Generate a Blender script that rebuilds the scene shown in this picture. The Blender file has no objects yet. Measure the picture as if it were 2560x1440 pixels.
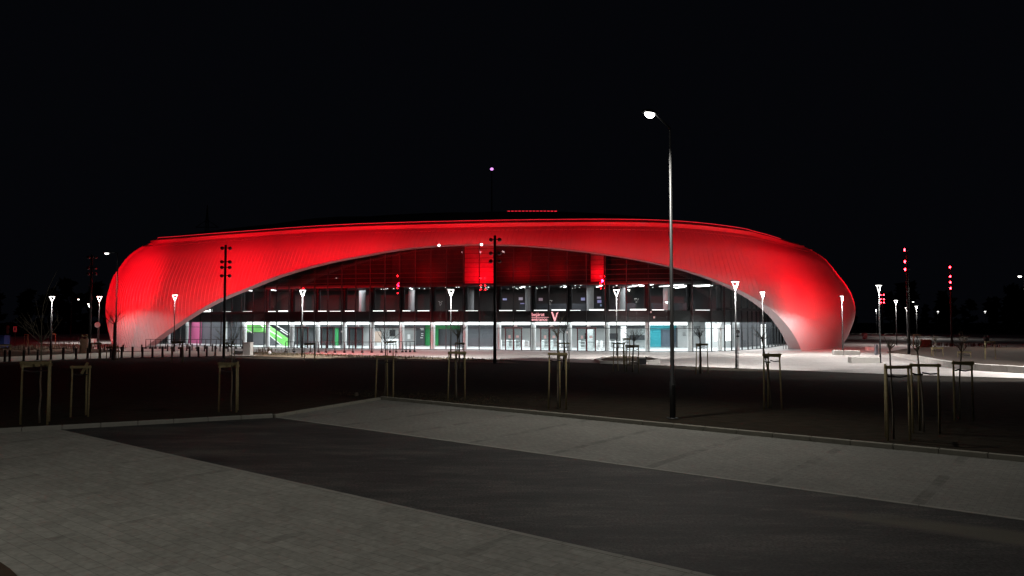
import bpy, math, random
from mathutils import Vector, Matrix
C = bpy.context.scene.collection
PI = math.pi
random.seed(7)

# ------------------------------------------------------------------ camera
CAMH = 3.2
FPX = 1850.0
PITCH = math.atan(83 / FPX)
cd = bpy.data.cameras.new('camera')
cam = bpy.data.objects.new('camera', cd)
C.objects.link(cam)
cam.location = (0, 0, CAMH)
cam.rotation_euler = (PI / 2 + PITCH, 0, 0)
cd.sensor_width = 36
cd.lens = FPX / 2560 * 36
cd.clip_end = 3000
bpy.context.scene.camera = cam
# ------------------------------------------------------------------ night sky
sc = bpy.context.scene
w = bpy.data.worlds.new('World'); sc.world = w; w.use_nodes = True
bg = w.node_tree.nodes['Background']
bg.inputs[0].default_value = (0.0013, 0.0015, 0.0023, 1)
bg.inputs[1].default_value = 1.0
sc.view_settings.view_transform = 'Standard'
sc.view_settings.look = 'None'
sc.view_settings.exposure = 0
sc.view_settings.gamma = 1
sc.cycles.use_denoising = True
sc.cycles.max_bounces = 6
sc.cycles.diffuse_bounces = 3
sc.cycles.glossy_bounces = 3
sc.cycles.transparent_max_bounces = 16
sc.cycles.sample_clamp_indirect = 4
sc.cycles.caustics_reflective = False
sc.cycles.caustics_refractive = False
try: sc.cycles.use_light_tree = True
except Exception: pass
RED = (1.0, 0.001, 0.008)
RED_POWER = 1.0
LAMP_W = 1.0
INT_W = 3.2

# ------------------------------------------------------------------ from the survey of the picture to places on the ground
cp, sp_ = math.cos(PITCH), math.sin(PITCH)
def ray(px, py):
    x = (px - 1280) / FPX; u = -(py - 720) / FPX
    return Vector((x, cp - u * sp_, sp_ + u * cp))
def G(px, py, z=0.0):
    d = ray(px, py); t = (z - CAMH) / d.z
    return Vector((d.x * t, d.y * t, z))
def AY(px, py, Y):
    d = ray(px, py); t = Y / d.y
    return Vector((d.x * t, Y, CAMH + d.z * t))
def XY(px, Y): return AY(px, 860, Y).xy
def proj(p):
    v = Vector(p) - Vector((0, 0, CAMH))
    dep = v.y * cp + v.z * sp_; up = -v.y * sp_ + v.z * cp
    return (1280 + FPX * v.x / dep, 720 - FPX * up / dep)
def spl(xs, ys, x):
    n = len(xs)
    if x <= xs[0]: return ys[0] + (ys[1] - ys[0]) / (xs[1] - xs[0]) * (x - xs[0])
    if x >= xs[-1]: return ys[-1] + (ys[-1] - ys[-2]) / (xs[-1] - xs[-2]) * (x - xs[-1])
    i = 0
    while xs[i + 1] < x: i += 1
    def sl(k):
        if k == 0: return (ys[1] - ys[0]) / (xs[1] - xs[0])
        if k == n - 1: return (ys[-1] - ys[-2]) / (xs[-1] - xs[-2])
        return (ys[k + 1] - ys[k - 1]) / (xs[k + 1] - xs[k - 1])
    h = xs[i + 1] - xs[i]; t = (x - xs[i]) / h
    return ((2*t**3 - 3*t*t + 1) * ys[i] + (t**3 - 2*t*t + t) * h * sl(i)
            + (-2*t**3 + 3*t*t) * ys[i + 1] + (t**3 - t*t) * h * sl(i + 1))
ORD = 'first second third fourth fifth sixth seventh eighth ninth tenth eleventh twelfth thirteenth fourteenth fifteenth sixteenth seventeenth eighteenth nineteenth twentieth'.split()
ORD += ['twenty-' + o for o in ORD[:9]]

# ------------------------------------------------------------------ materials
MATS = {}
def mat(name, col, rough=0.6, metal=0.0, vary=0.25, scale=3.0, bump=0.0, emit=None, es=0.0, spec=0.5, detail=6):
    if name in MATS: return MATS[name]
    m = bpy.data.materials.new(name); m.use_nodes = True
    nt = m.node_tree; b = nt.nodes['Principled BSDF']
    b.inputs['Roughness'].default_value = rough; b.inputs['Metallic'].default_value = metal
    b.inputs['Specular IOR Level'].default_value = spec
    tc = nt.nodes.new('ShaderNodeTexCoord')
    nz = nt.nodes.new('ShaderNodeTexNoise'); nz.inputs['Scale'].default_value = scale; nz.inputs['Detail'].default_value = detail
    nt.links.new(tc.outputs['Object'], nz.inputs['Vector'])
    mx = nt.nodes.new('ShaderNodeMix'); mx.data_type = 'RGBA'
    mx.inputs[6].default_value = tuple(c * (1 - vary) for c in col) + (1,)
    mx.inputs[7].default_value = tuple(min(1, c * (1 + vary)) for c in col) + (1,)
    nt.links.new(nz.outputs['Fac'], mx.inputs[0]); nt.links.new(mx.outputs[2], b.inputs['Base Color'])
    if bump:
        bp = nt.nodes.new('ShaderNodeBump'); bp.inputs['Strength'].default_value = bump; bp.inputs['Distance'].default_value = 0.05
        nt.links.new(nz.outputs['Fac'], bp.inputs['Height']); nt.links.new(bp.outputs['Normal'], b.inputs['Normal'])
    if emit:
        b.inputs['Emission Color'].default_value = tuple(emit) + (1,); b.inputs['Emission Strength'].default_value = es
    MATS[name] = m; return m
def glass_mat(name, tint=(0.9, 0.95, 0.95), extra=0.04):
    m = bpy.data.materials.new(name); m.use_nodes = True; nt = m.node_tree
    nt.nodes.clear()
    out = nt.nodes.new('ShaderNodeOutputMaterial'); mx = nt.nodes.new('ShaderNodeMixShader')
    t = nt.nodes.new('ShaderNodeBsdfTransparent'); t.inputs[0].default_value = tint + (1,)
    g = nt.nodes.new('ShaderNodeBsdfGlossy'); g.inputs['Roughness'].default_value = 0.015
    fr = nt.nodes.new('ShaderNodeFresnel'); fr.inputs[0].default_value = 1.45
    ad = nt.nodes.new('ShaderNodeMath'); ad.operation = 'ADD'; ad.inputs[1].default_value = extra; ad.use_clamp = True
    nt.links.new(fr.outputs[0], ad.inputs[0]); nt.links.new(ad.outputs[0], mx.inputs[0])
    nt.links.new(t.outputs[0], mx.inputs[1]); nt.links.new(g.outputs[0], mx.inputs[2]); nt.links.new(mx.outputs[0], out.inputs[0])
    MATS[name] = m; return m
def paver_mat(name, c1, c2, mortar, ang, bw=0.4, bh=0.2, stripe=0.0, stripe_c=0.75, rough=0.8, stain=0.5, msize=0.012, phase=0.0):
    m = bpy.data.materials.new(name); m.use_nodes = True; nt = m.node_tree; b = nt.nodes['Principled BSDF']
    b.inputs['Roughness'].default_value = rough; b.inputs['Specular IOR Level'].default_value = 0.25
    tc = nt.nodes.new('ShaderNodeTexCoord'); mp = nt.nodes.new('ShaderNodeMapping')
    mp.inputs['Rotation'].default_value = (0, 0, ang)
    nt.links.new(tc.outputs['Object'], mp.inputs['Vector'])
    br = nt.nodes.new('ShaderNodeTexBrick'); br.inputs['Scale'].default_value = 1.0
    br.inputs['Color1'].default_value = c1 + (1,); br.inputs['Color2'].default_value = c2 + (1,); br.inputs['Mortar'].default_value = mortar + (1,)
    br.inputs['Mortar Size'].default_value = msize; br.inputs['Brick Width'].default_value = bw; br.inputs['Row Height'].default_value = bh
    br.inputs['Bias'].default_value = 0.0
    nt.links.new(mp.outputs[0], br.inputs['Vector'])
    nz = nt.nodes.new('ShaderNodeTexNoise'); nz.inputs['Scale'].default_value = 0.35; nz.inputs['Detail'].default_value = 7; nz.inputs['Roughness'].default_value = 0.65
    nt.links.new(mp.outputs[0], nz.inputs['Vector'])
    n2 = nt.nodes.new('ShaderNodeTexNoise'); n2.inputs['Scale'].default_value = 9; n2.inputs['Detail'].default_value = 5
    nt.links.new(mp.outputs[0], n2.inputs['Vector'])
    mr = nt.nodes.new('ShaderNodeMapRange'); mr.inputs[1].default_value = 0.3; mr.inputs[2].default_value = 0.7
    mr.inputs[3].default_value = 1 - stain * 0.6; mr.inputs[4].default_value = 1 + stain * 0.4
    nt.links.new(nz.outputs['Fac'], mr.inputs[0])
    mr2 = nt.nodes.new('ShaderNodeMapRange'); mr2.inputs[1].default_value = 0.3; mr2.inputs[2].default_value = 0.7
    mr2.inputs[3].default_value = 0.82; mr2.inputs[4].default_value = 1.15
    nt.links.new(n2.outputs['Fac'], mr2.inputs[0])
    mu = nt.nodes.new('ShaderNodeMath'); mu.operation = 'MULTIPLY'
    nt.links.new(mr.outputs[0], mu.inputs[0]); nt.links.new(mr2.outputs[0], mu.inputs[1])
    val = mu.outputs[0]
    if stripe:
        sx = nt.nodes.new('ShaderNodeSeparateXYZ'); nt.links.new(mp.outputs[0], sx.inputs[0])
        ad = nt.nodes.new('ShaderNodeMath'); ad.operation = 'ADD'; ad.inputs[1].default_value = 1000 + phase; nt.links.new(sx.outputs[0], ad.inputs[0])
        mo = nt.nodes.new('ShaderNodeMath'); mo.operation = 'MODULO'; mo.inputs[1].default_value = stripe; nt.links.new(ad.outputs[0], mo.inputs[0])
        lt = nt.nodes.new('ShaderNodeMath'); lt.operation = 'LESS_THAN'; lt.inputs[1].default_value = 0.22; nt.links.new(mo.outputs[0], lt.inputs[0])
        n3 = nt.nodes.new('ShaderNodeTexNoise'); n3.inputs['Scale'].default_value = 1.3; n3.inputs['Detail'].default_value = 3; nt.links.new(mp.outputs[0], n3.inputs['Vector'])
        m3 = nt.nodes.new('ShaderNodeMapRange'); m3.inputs[1].default_value = 0.42; m3.inputs[2].default_value = 0.56; nt.links.new(n3.outputs['Fac'], m3.inputs[0])
        mm = nt.nodes.new('ShaderNodeMath'); mm.operation = 'MULTIPLY'; nt.links.new(lt.outputs[0], mm.inputs[0]); nt.links.new(m3.outputs[0], mm.inputs[1])
        m4 = nt.nodes.new('ShaderNodeMapRange'); m4.inputs[3].default_value = 1.0; m4.inputs[4].default_value = stripe_c; nt.links.new(mm.outputs[0], m4.inputs[0])
        m5 = nt.nodes.new('ShaderNodeMath'); m5.operation = 'MULTIPLY'; nt.links.new(val, m5.inputs[0]); nt.links.new(m4.outputs[0], m5.inputs[1]); val = m5.outputs[0]
    vm = nt.nodes.new('ShaderNodeVectorMath'); vm.operation = 'SCALE'
    nt.links.new(br.outputs['Color'], vm.inputs[0]); nt.links.new(val, vm.inputs['Scale'])
    nt.links.new(vm.outputs[0], b.inputs['Base Color'])
    bp = nt.nodes.new('ShaderNodeBump'); bp.inputs['Strength'].default_value = 0.3; bp.inputs['Distance'].default_value = 0.01
    nt.links.new(val, bp.inputs['Height']); nt.links.new(bp.outputs['Normal'], b.inputs['Normal'])
    MATS[name] = m; return m
def asphalt_mat(ang, patch):
    m = bpy.data.materials.new('asphalt'); m.use_nodes = True; nt = m.node_tree; b = nt.nodes['Principled BSDF']
    b.inputs['Roughness'].default_value = 0.75; b.inputs['Specular IOR Level'].default_value = 0.3
    tc = nt.nodes.new('ShaderNodeTexCoord'); mp = nt.nodes.new('ShaderNodeMapping'); mp.inputs['Rotation'].default_value = (0, 0, ang)
    mp.inputs['Scale'].default_value = (0.35, 1.3, 1)
    nt.links.new(tc.outputs['Object'], mp.inputs['Vector'])
    nz = nt.nodes.new('ShaderNodeTexNoise'); nz.inputs['Scale'].default_value = 0.8; nz.inputs['Detail'].default_value = 8; nz.inputs['Roughness'].default_value = 0.7
    nt.links.new(mp.outputs[0], nz.inputs['Vector'])
    cr = nt.nodes.new('ShaderNodeValToRGB')
    cr.color_ramp.elements[0].position = 0.4; cr.color_ramp.elements[0].color = (0.021, 0.0208, 0.022, 1)
    cr.color_ramp.elements[1].position = 0.64; cr.color_ramp.elements[1].color = (0.072, 0.068, 0.062, 1)
    e = cr.color_ramp.elements.new(0.52); e.color = (0.037, 0.0363, 0.0362, 1)
    nt.links.new(nz.outputs['Fac'], cr.inputs[0])
    # a streak of dry sand left on the road
    m2 = nt.nodes.new('ShaderNodeMapping'); m2.vector_type = 'TEXTURE'
    m2.inputs['Location'].default_value = (patch[0], patch[1], 0); m2.inputs['Rotation'].default_value = (0, 0, patch[2]); m2.inputs['Scale'].default_value = (patch[3], patch[4], 1)
    nt.links.new(tc.outputs['Object'], m2.inputs['Vector'])
    n2 = nt.nodes.new('ShaderNodeTexNoise'); n2.inputs['Scale'].default_value = 1.6; n2.inputs['Detail'].default_value = 6; nt.links.new(m2.outputs[0], n2.inputs['Vector'])
    ln = nt.nodes.new('ShaderNodeVectorMath'); ln.operation = 'LENGTH'; nt.links.new(m2.outputs[0], ln.inputs[0])
    ad = nt.nodes.new('ShaderNodeMath'); ad.operation = 'ADD'; nt.links.new(ln.outputs['Value'], ad.inputs[0]); nt.links.new(n2.outputs['Fac'], ad.inputs[1])
    mr = nt.nodes.new('ShaderNodeMapRange'); mr.inputs[1].default_value = 1.15; mr.inputs[2].default_value = 1.65; mr.inputs[3].default_value = 0.75; mr.inputs[4].default_value = 0; nt.links.new(ad.outputs[0], mr.inputs[0])
    mx = nt.nodes.new('ShaderNodeMix'); mx.data_type = 'RGBA'; mx.inputs[7].default_value = (0.115, 0.105, 0.08, 1)
    n5 = nt.nodes.new('ShaderNodeTexNoise'); n5.inputs['Scale'].default_value = 2.6; n5.inputs['Detail'].default_value = 9; n5.inputs['Roughness'].default_value = .75; nt.links.new(mp.outputs[0], n5.inputs['Vector'])
    m5 = nt.nodes.new('ShaderNodeMapRange'); m5.inputs[1].default_value = .53; m5.inputs[2].default_value = .64; m5.inputs[3].default_value = 0; m5.inputs[4].default_value = .55; nt.links.new(n5.outputs['Fac'], m5.inputs[0])
    x5 = nt.nodes.new('ShaderNodeMix'); x5.data_type = 'RGBA'; x5.inputs[7].default_value = (.095, .09, .08, 1); nt.links.new(m5.outputs[0], x5.inputs[0]); nt.links.new(cr.outputs[0], x5.inputs[6])
    n6 = nt.nodes.new('ShaderNodeTexNoise'); n6.inputs['Scale'].default_value = 22; n6.inputs['Detail'].default_value = 4; nt.links.new(tc.outputs['Object'], n6.inputs['Vector'])
    m6 = nt.nodes.new('ShaderNodeMapRange'); m6.inputs[1].default_value = .3; m6.inputs[2].default_value = .7; m6.inputs[3].default_value = .35; m6.inputs[4].default_value = 1.65; nt.links.new(n6.outputs['Fac'], m6.inputs[0])
    v6 = nt.nodes.new('ShaderNodeVectorMath'); v6.operation = 'SCALE'; nt.links.new(x5.outputs[2], v6.inputs[0]); nt.links.new(m6.outputs[0], v6.inputs['Scale'])
    nt.links.new(mr.outputs[0], mx.inputs[0]); nt.links.new(v6.outputs[0], mx.inputs[6]); nt.links.new(mx.outputs[2], b.inputs['Base Color'])
    n3 = nt.nodes.new('ShaderNodeTexNoise'); n3.inputs['Scale'].default_value = 60; nt.links.new(tc.outputs['Object'], n3.inputs['Vector'])
    bp = nt.nodes.new('ShaderNodeBump'); bp.inputs['Strength'].default_value = 0.5; bp.inputs['Distance'].default_value = 0.02
    nt.links.new(n3.outputs['Fac'], bp.inputs['Height']); nt.links.new(bp.outputs['Normal'], b.inputs['Normal'])
    MATS['asphalt'] = m; return m
def emis(name, col, s):
    return mat(name, (0.8, 0.8, 0.8), 0.4, emit=col, es=s, vary=0.02)

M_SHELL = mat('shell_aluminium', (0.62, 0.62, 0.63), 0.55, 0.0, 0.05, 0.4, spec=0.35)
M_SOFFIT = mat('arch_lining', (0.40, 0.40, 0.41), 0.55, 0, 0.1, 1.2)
M_ROOF = mat('roof_sheet', (0.07, 0.07, 0.075), 0.6, 0, 0.15, 0.5)
M_DARK = mat('dark_metal', (0.014, 0.014, 0.016), 0.5, 0.3, 0.2, 4)
M_MULL = mat('mullion_metal', (0.03, 0.033, 0.036), 0.45, 0.4, 0.15, 4)
M_POLE = mat('galvanised_steel', (0.045, 0.045, 0.046), 0.45, 0.3, 0.2, 6)
M_GREYPOLE = mat('grey_painted_steel', (0.009, 0.009, 0.0095), 0.5, 0.1, 0.15, 5)
M_WOOD = mat('stake_wood', (0.22, 0.175, 0.085), 0.8, 0, 0.4, 14, bump=0.3)
M_BARK = mat('sapling_bark', (0.11, 0.09, 0.065), 0.9, 0, 0.4, 20, bump=0.4)
M_BOLL = mat('bollard_timber', (0.045, 0.03, 0.028), 0.8, 0, 0.3, 12)
M_CONC = mat('pale_concrete', (0.50, 0.48, 0.45), 0.8, 0, 0.15, 3, bump=0.1)
M_KERB = mat('kerb_concrete', (0.22, 0.21, 0.175), 0.85, 0, 0.25, 3, bump=0.15)
M_STRAP = mat('strap_rubber', (0.02, 0.02, 0.02), 0.7, 0, 0.2, 8)
M_WHITE = mat('white_paint', (0.8, 0.8, 0.8), 0.5, 0, 0.04, 3)
M_SPAN = mat('spandrel_panel', (0.014, 0.011, 0.012), 0.5, 0, 0.15, 1)
M_SLAB = mat('slab_finish', (0.10, 0.10, 0.105), 0.6, 0, 0.15, 1)
M_UPWALL = mat('upper_lobby_wall', (0.03, 0.028, 0.028), 0.7, 0, 0.15, 0.7)
M_COL = mat('white_column_render', (0.72, 0.72, 0.72), 0.6, 0, 0.06, 2)
M_FLOOR = mat('lobby_floor_tile', (0.66, 0.67, 0.67), 0.35, 0, 0.06, 2)
M_LED = emis('white_led', (1.0, 1.0, 0.98), 6.0)
M_LEDS = emis('soft_white_led', (1.0, 1.0, 0.97), 2.2)
M_LAMP = emis('lamp_lens', (1.0, 0.98, 0.92), 8.0)
M_LAMPV = emis('lamp_light_tube', (1.0, 0.99, 0.96), 1.7)
M_REDL = emis('red_lens', (1.0, 0.012, 0.02), 60.0)
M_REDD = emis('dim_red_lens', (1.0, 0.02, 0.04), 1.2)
M_SIGN = emis('sign_letters', (1.0, 0.36, 0.40), 1.1)
M_REDF = mat('red_door_frame', (0.07, 0.008, 0.012), 0.45, 0, 0.15, 3)
M_GLASS = glass_mat('facade_glass', (0.88, 0.93, 0.93), 0.05)
M_DGLASS = glass_mat('door_glass', (0.9, 0.94, 0.94), 0.03)
M_SOIL = mat('dark_soil_and_turf', (0.021, 0.0165, 0.011), 0.95, 0, 0.7, 2.2, bump=1.0, spec=0.1, detail=10)
M_BED = mat('planting_bed_soil', (0.055, 0.038, 0.027), 0.95, 0, 0.5, 2.5, bump=0.8, spec=0.1, detail=10)

# ------------------------------------------------------------------ mesh builder
class MB:
    def __init__(s): s.v = []; s.f = []
    def add(s, vs, fs):
        o = len(s.v); s.v += [tuple(x) for x in vs]; s.f += [tuple(i + o for i in f) for f in fs]; return s
    def box(s, c, size, rz=0.0, taper=1.0):
        x, y, z = (k / 2 for k in size); ca, sa = math.cos(rz), math.sin(rz); vs = []
        for dz, t in ((-z, 1), (z, taper)):
            for dx, dy in ((-x, -y), (x, -y), (x, y), (-x, y)):
                dx *= t; dy *= t
                vs.append((c[0] + dx * ca - dy * sa, c[1] + dx * sa + dy * ca, c[2] + dz))
        return s.add(vs, [(3, 2, 1, 0), (4, 5, 6, 7), (0, 1, 5, 4), (1, 2, 6, 5), (2, 3, 7, 6), (3, 0, 4, 7)])
    def bbox(s, c, size, rz=0.0, b=0.02):
        # box with chamfered vertical and top edges
        x, y, z = size[0] / 2, size[1] / 2, size[2] / 2; ca, sa = math.cos(rz), math.sin(rz)
        def ring(i, zz):
            X, Y = x - i, y - i
            pts = [(-X + b, -Y), (X - b, -Y), (X, -Y + b), (X, Y - b), (X - b, Y), (-X + b, Y), (-X, Y - b), (-X, -Y + b)]
            return [(c[0] + px * ca - py * sa, c[1] + px * sa + py * ca, c[2] + zz) for px, py in pts]
        vs = ring(0, -z) + ring(0, z - b) + ring(b, z); fs = [tuple(range(7, -1, -1)), tuple(range(16, 24))]
        for k in (0, 8):
            for i in range(8): fs.append((k + i, k + (i + 1) % 8, k + 8 + (i + 1) % 8, k + 8 + i))
        return s.add(vs, fs)
    def tube(s, pts, rad, n=8, cap=True):
        pts = [Vector(p) for p in pts]
        if not isinstance(rad, (list, tuple)): rad = [rad] * len(pts)
        o = len(s.v); prev = None
        for i, p in enumerate(pts):
            d = (pts[min(i + 1, len(pts) - 1)] - pts[max(i - 1, 0)]).normalized()
            a = Vector((1, 0, 0)) if abs(d.x) < 0.9 else Vector((0, 1, 0))
            if prev is not None: a = prev
            u = (a - d * a.dot(d)).normalized(); prev = u; vv = d.cross(u)
            for k in range(n):
                t = 2 * PI * k / n
                s.v.append(tuple(p + (u * math.cos(t) + vv * math.sin(t)) * rad[i]))
        for i in range(len(pts) - 1):
            for k in range(n):
                a, b = o + i * n + k, o + i * n + (k + 1) % n
                s.f.append((a, b, b + n, a + n))
        if cap:
            s.f.append(tuple(o + k for k in range(n - 1, -1, -1)))
            e = o + (len(pts) - 1) * n
            s.f.append(tuple(e + k for k in range(n)))
        return s
    def panel(s, p0, p1, z0, z1, th=0.05):
        p0, p1 = Vector(p0).to_2d(), Vector(p1).to_2d()
        m = (p0 + p1) / 2; d = p1 - p0
        return s.box((m.x, m.y, (z0 + z1) / 2), (d.length, th, z1 - z0), math.atan2(d.y, d.x))
    def prism(s, poly, z0, z1):
        n = len(poly); vs = [(p[0], p[1], z0) for p in poly] + [(p[0], p[1], z1) for p in poly]
        fs = [tuple(range(n - 1, -1, -1)), tuple(range(n, 2 * n))] + [(i, (i + 1) % n, n + (i + 1) % n, n + i) for i in range(n)]
        return s.add(vs, fs)
    def sheet(s, poly, z):
        return s.add([(p[0], p[1], z) for p in poly], [tuple(range(len(poly)))])
    def strip(s, a, b):
        n = len(a); return s.add(list(a) + list(b), [(i, i + 1, n + i + 1, n + i) for i in range(n - 1)])
    def build(s, name, m, parent=None, smooth=False, origin=None):
        me = bpy.data.meshes.new(name)
        vs = s.v
        if origin is not None: vs = [(v[0] - origin[0], v[1] - origin[1], v[2] - origin[2]) for v in vs]
        me.from_pydata(vs, [], s.f); me.materials.append(m)
        if smooth: me.polygons.foreach_set('use_smooth', [True] * len(me.polygons))
        me.update()
        o = bpy.data.objects.new(name, me); C.objects.link(o)
        if parent: o.parent = parent
        elif origin is not None: o.location = origin
        return o
def thing(name, label, cat, loc=(0, 0, 0), rz=0.0, group=None):
    o = bpy.data.objects.new(name, None); C.objects.link(o); o.empty_display_size = 0.3
    o.location = loc; o.rotation_euler = (0, 0, rz)
    o['label'] = label; o['category'] = cat
    if group: o['group'] = group
    return o
def tag(o, label, cat, group=None):
    o['label'] = label; o['category'] = cat
    if group: o['group'] = group
    return o
def struct(o): o['kind'] = 'structure'; return o
def stuff(o, label=None, cat=None):
    o['kind'] = 'stuff'
    if label: o['label'] = label; o['category'] = cat
    return o
def dup(root, loc, rz=0.0, label=None, group=None, scale=1.0):
    r = root.copy(); C.objects.link(r); r.location = loc; r.rotation_euler = (0, 0, rz); r.scale = (scale,) * 3
    if label: r['label'] = label
    if group: r['group'] = group
    for ch in list(root.children):
        if ch.type == 'LIGHT': continue
        c = ch.copy(); C.objects.link(c); c.parent = r
        for g in ch.children:
            d = g.copy(); C.objects.link(d); d.parent = c
    return r
def lamp(name, kind, loc, power, col, aim=None, parent=None, **kw):
    d = bpy.data.lights.new(name, kind); d.energy = power; d.color = col
    sx = kw.pop('sx', 1.0); roll = kw.pop('roll', 0.0)
    for k, v in kw.items(): setattr(d, k, v)
    o = bpy.data.objects.new(name, d); C.objects.link(o); o.location = loc
    if aim is not None:
        q = (Vector(aim) - Vector(loc)).to_track_quat('-Z', 'Y'); o.rotation_euler = q.to_euler()
    o.scale = (sx, 1, 1)
    o['kind'] = 'helper' if False else 'thing'
    del o['kind']
    if parent:
        o.parent = parent; o.location = Vector(loc) - parent.location
    return o

# ------------------------------------------------------------------ ground, roads, plaza
RD = math.atan2(-12.5, 15.8)                 # run of the parking lane
mb = MB(); mb.sheet([(-900, -60), (900, -60), (900, 1400), (-900, 1400)], -0.012)
struct(mb.build('ground', M_SOIL))
def sheet(name, pts, z, m, kind='structure'):
    o = MB().sheet([p.xy if isinstance(p, Vector) else p for p in pts], z).build(name, m)
    o['kind'] = kind; return o
rd = Vector((math.cos(RD), math.sin(RD))); rn = Vector((-rd.y, rd.x))
A = G(150, 1074).xy; B = G(688, 1044).xy; K = G(950, 999).xy
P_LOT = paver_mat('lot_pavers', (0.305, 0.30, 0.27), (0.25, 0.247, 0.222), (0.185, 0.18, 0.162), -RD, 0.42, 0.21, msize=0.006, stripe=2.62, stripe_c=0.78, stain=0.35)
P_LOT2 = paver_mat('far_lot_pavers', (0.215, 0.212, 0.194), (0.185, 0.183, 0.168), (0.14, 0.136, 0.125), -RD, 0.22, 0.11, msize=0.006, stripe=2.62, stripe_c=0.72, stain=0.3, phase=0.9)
s0 = G(2420, 1330)
asphalt_mat(-RD, (s0.x + 0.9, s0.y - 0.5, RD + 0.1, 3.2, 0.42))
NEAR = 40
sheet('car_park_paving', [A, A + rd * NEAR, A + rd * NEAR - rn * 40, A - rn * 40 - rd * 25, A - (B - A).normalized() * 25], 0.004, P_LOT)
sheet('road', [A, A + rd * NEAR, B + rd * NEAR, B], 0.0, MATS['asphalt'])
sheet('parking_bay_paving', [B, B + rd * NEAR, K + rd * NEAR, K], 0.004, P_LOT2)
# kerbs
def kerb(name, p, q, h, wdt, m=M_KERB, n=None):
    d = (q - p); L = d.length; d.normalize(); mb = MB(); k = n or max(1, int(L / 1.0))
    for i in range(k):
        a = p + d * (L * i / k + 0.006); b = p + d * (L * (i + 1) / k - 0.006)
        c = (a + b) / 2
        mb.bbox((c.x, c.y, h / 2 - 0.02), ((b - a).length, wdt, h + 0.04), math.atan2(d.y, d.x), 0.012)
    return struct(mb.build(name, m))
kerb('kerb', K + rn * 0.07, K + rd * NEAR + rn * 0.07, 0.13, 0.14)
kl = (A - rd * 0.05); M0 = G(640, 1030).xy
dl = (B - A).normalized(); nl = Vector((-dl.y, dl.x))
kerb('kerb', A - dl * 25 + nl * 0.09, A + dl * ((M0 - A).length) + nl * 0.09, 0.12, 0.17, mat('pale_kerb', (0.22, 0.215, 0.19), 0.85, 0, 0.25, 3))
kerb('kerb', A + dl * ((M0 - A).length + .05) + nl * 0.09, K - (K - B).normalized() * 0.1 + rn * 0.05, 0.10, 0.13)
# flush edging strip between lane and near bays
mb = MB()
for i in range(38):
    a = A + rd * (i * 1.0 + 0.01); c = a + rd * 0.49 - rn * 0.06
    mb.box((c.x, c.y, 0.003), (0.98, 0.11, 0.012), RD)
struct(mb.build('kerb_edging', mat('edging_concrete', (0.25, 0.243, 0.218), 0.85, 0, 0.2, 3)))
mb = MB()
for i in range(38):
    a = B + rd * (i * 1.0 + 0.01); c = a + rd * 0.49 + rn * 0.06
    mb.box((c.x, c.y, 0.003), (0.98, 0.11, 0.012), RD)
struct(mb.build('kerb_edging', MATS['edging_concrete']))
# plaza
P_PLAZA = paver_mat('plaza_pavers', (0.46, 0.43, 0.41), (0.42, 0.39, 0.375), (0.30, 0.28, 0.27), 0.27, 1.2, 0.6, stain=0.28, rough=0.7)
edge = [(2900, 962), (2560, 946), (2300, 938), (2100, 931), (1800, 919), (1600, 912), (1400, 905), (1240, 899), (1160, 896), (1000, 891), (900, 888), (800, 885), (700, 882), (620, 879), (580, 876.5), (480, 877), (300, 878.5)]
far = [(-60, 866), (-300, 862)]
pl = [G(*p) for p in edge] + [G(-60, 868), Vector((-100, 128, 0)), Vector((-110, 190, 0)), Vector((110, 190, 0)), Vector((130, 128, 0)), Vector((75, 50, 0))]
sheet('plaza', pl, 0.010, P_PLAZA)
# pale footpath on the left
P_PATH = paver_mat('path_pavers', (0.52, 0.51, 0.45), (0.48, 0.47, 0.42), (0.36, 0.35, 0.31), 0.2, 0.6, 0.3, stain=0.25)
pn = [(-220, 917), (0, 906.5), (160, 899.5), (300, 895), (420, 893), (520, 891), (580, 889)]
pf = [(588, 876), (500, 877.5), (400, 878.2), (300, 880.5), (160, 886), (0, 893), (-220, 902)]
sheet('path', [G(*p) for p in pn] + [G(*p) for p in pf], 0.014, P_PATH)
# planting beds (soil mounded a little)
def bed(name, pts, m, h=0.06, z=0.012):
    pts = [G(*p).xy for p in pts]; c = sum(pts, Vector((0, 0))) / len(pts); mb = MB(); n = len(pts)
    vs = [(p.x, p.y, z) for p in pts] + [((p.x * .85 + c.x * .15), (p.y * .85 + c.y * .15), z + h) for p in pts] + [(c.x, c.y, z + h * 1.2)]
    fs = []
    for i in range(n):
        j = (i + 1) % n; fs += [(i, j, n + j, n + i), (n + i, n + j, 2 * n)]
    mb.add(vs, fs); return struct(mb.build(name, m, smooth=True))
bed('planting_bed_soil', [(-200, 901), (0, 892), (160, 885.5), (300, 879.8), (300, 876), (200, 870), (100, 871), (0, 873), (-200, 876)], M_BED)
bed('planting_bed_soil', [(590, 889), (700, 893), (900, 899), (1120, 905), (1300, 909), (1240, 899.5), (1160, 896.5), (1000, 891.5), (900, 888.5), (800, 885.2), (700, 882.2), (620, 879.5)], mat('rough_verge', (0.10, 0.075, 0.045), 0.95, 0, 0.6, 5, bump=1.0), 0.03, 0.016)

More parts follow.
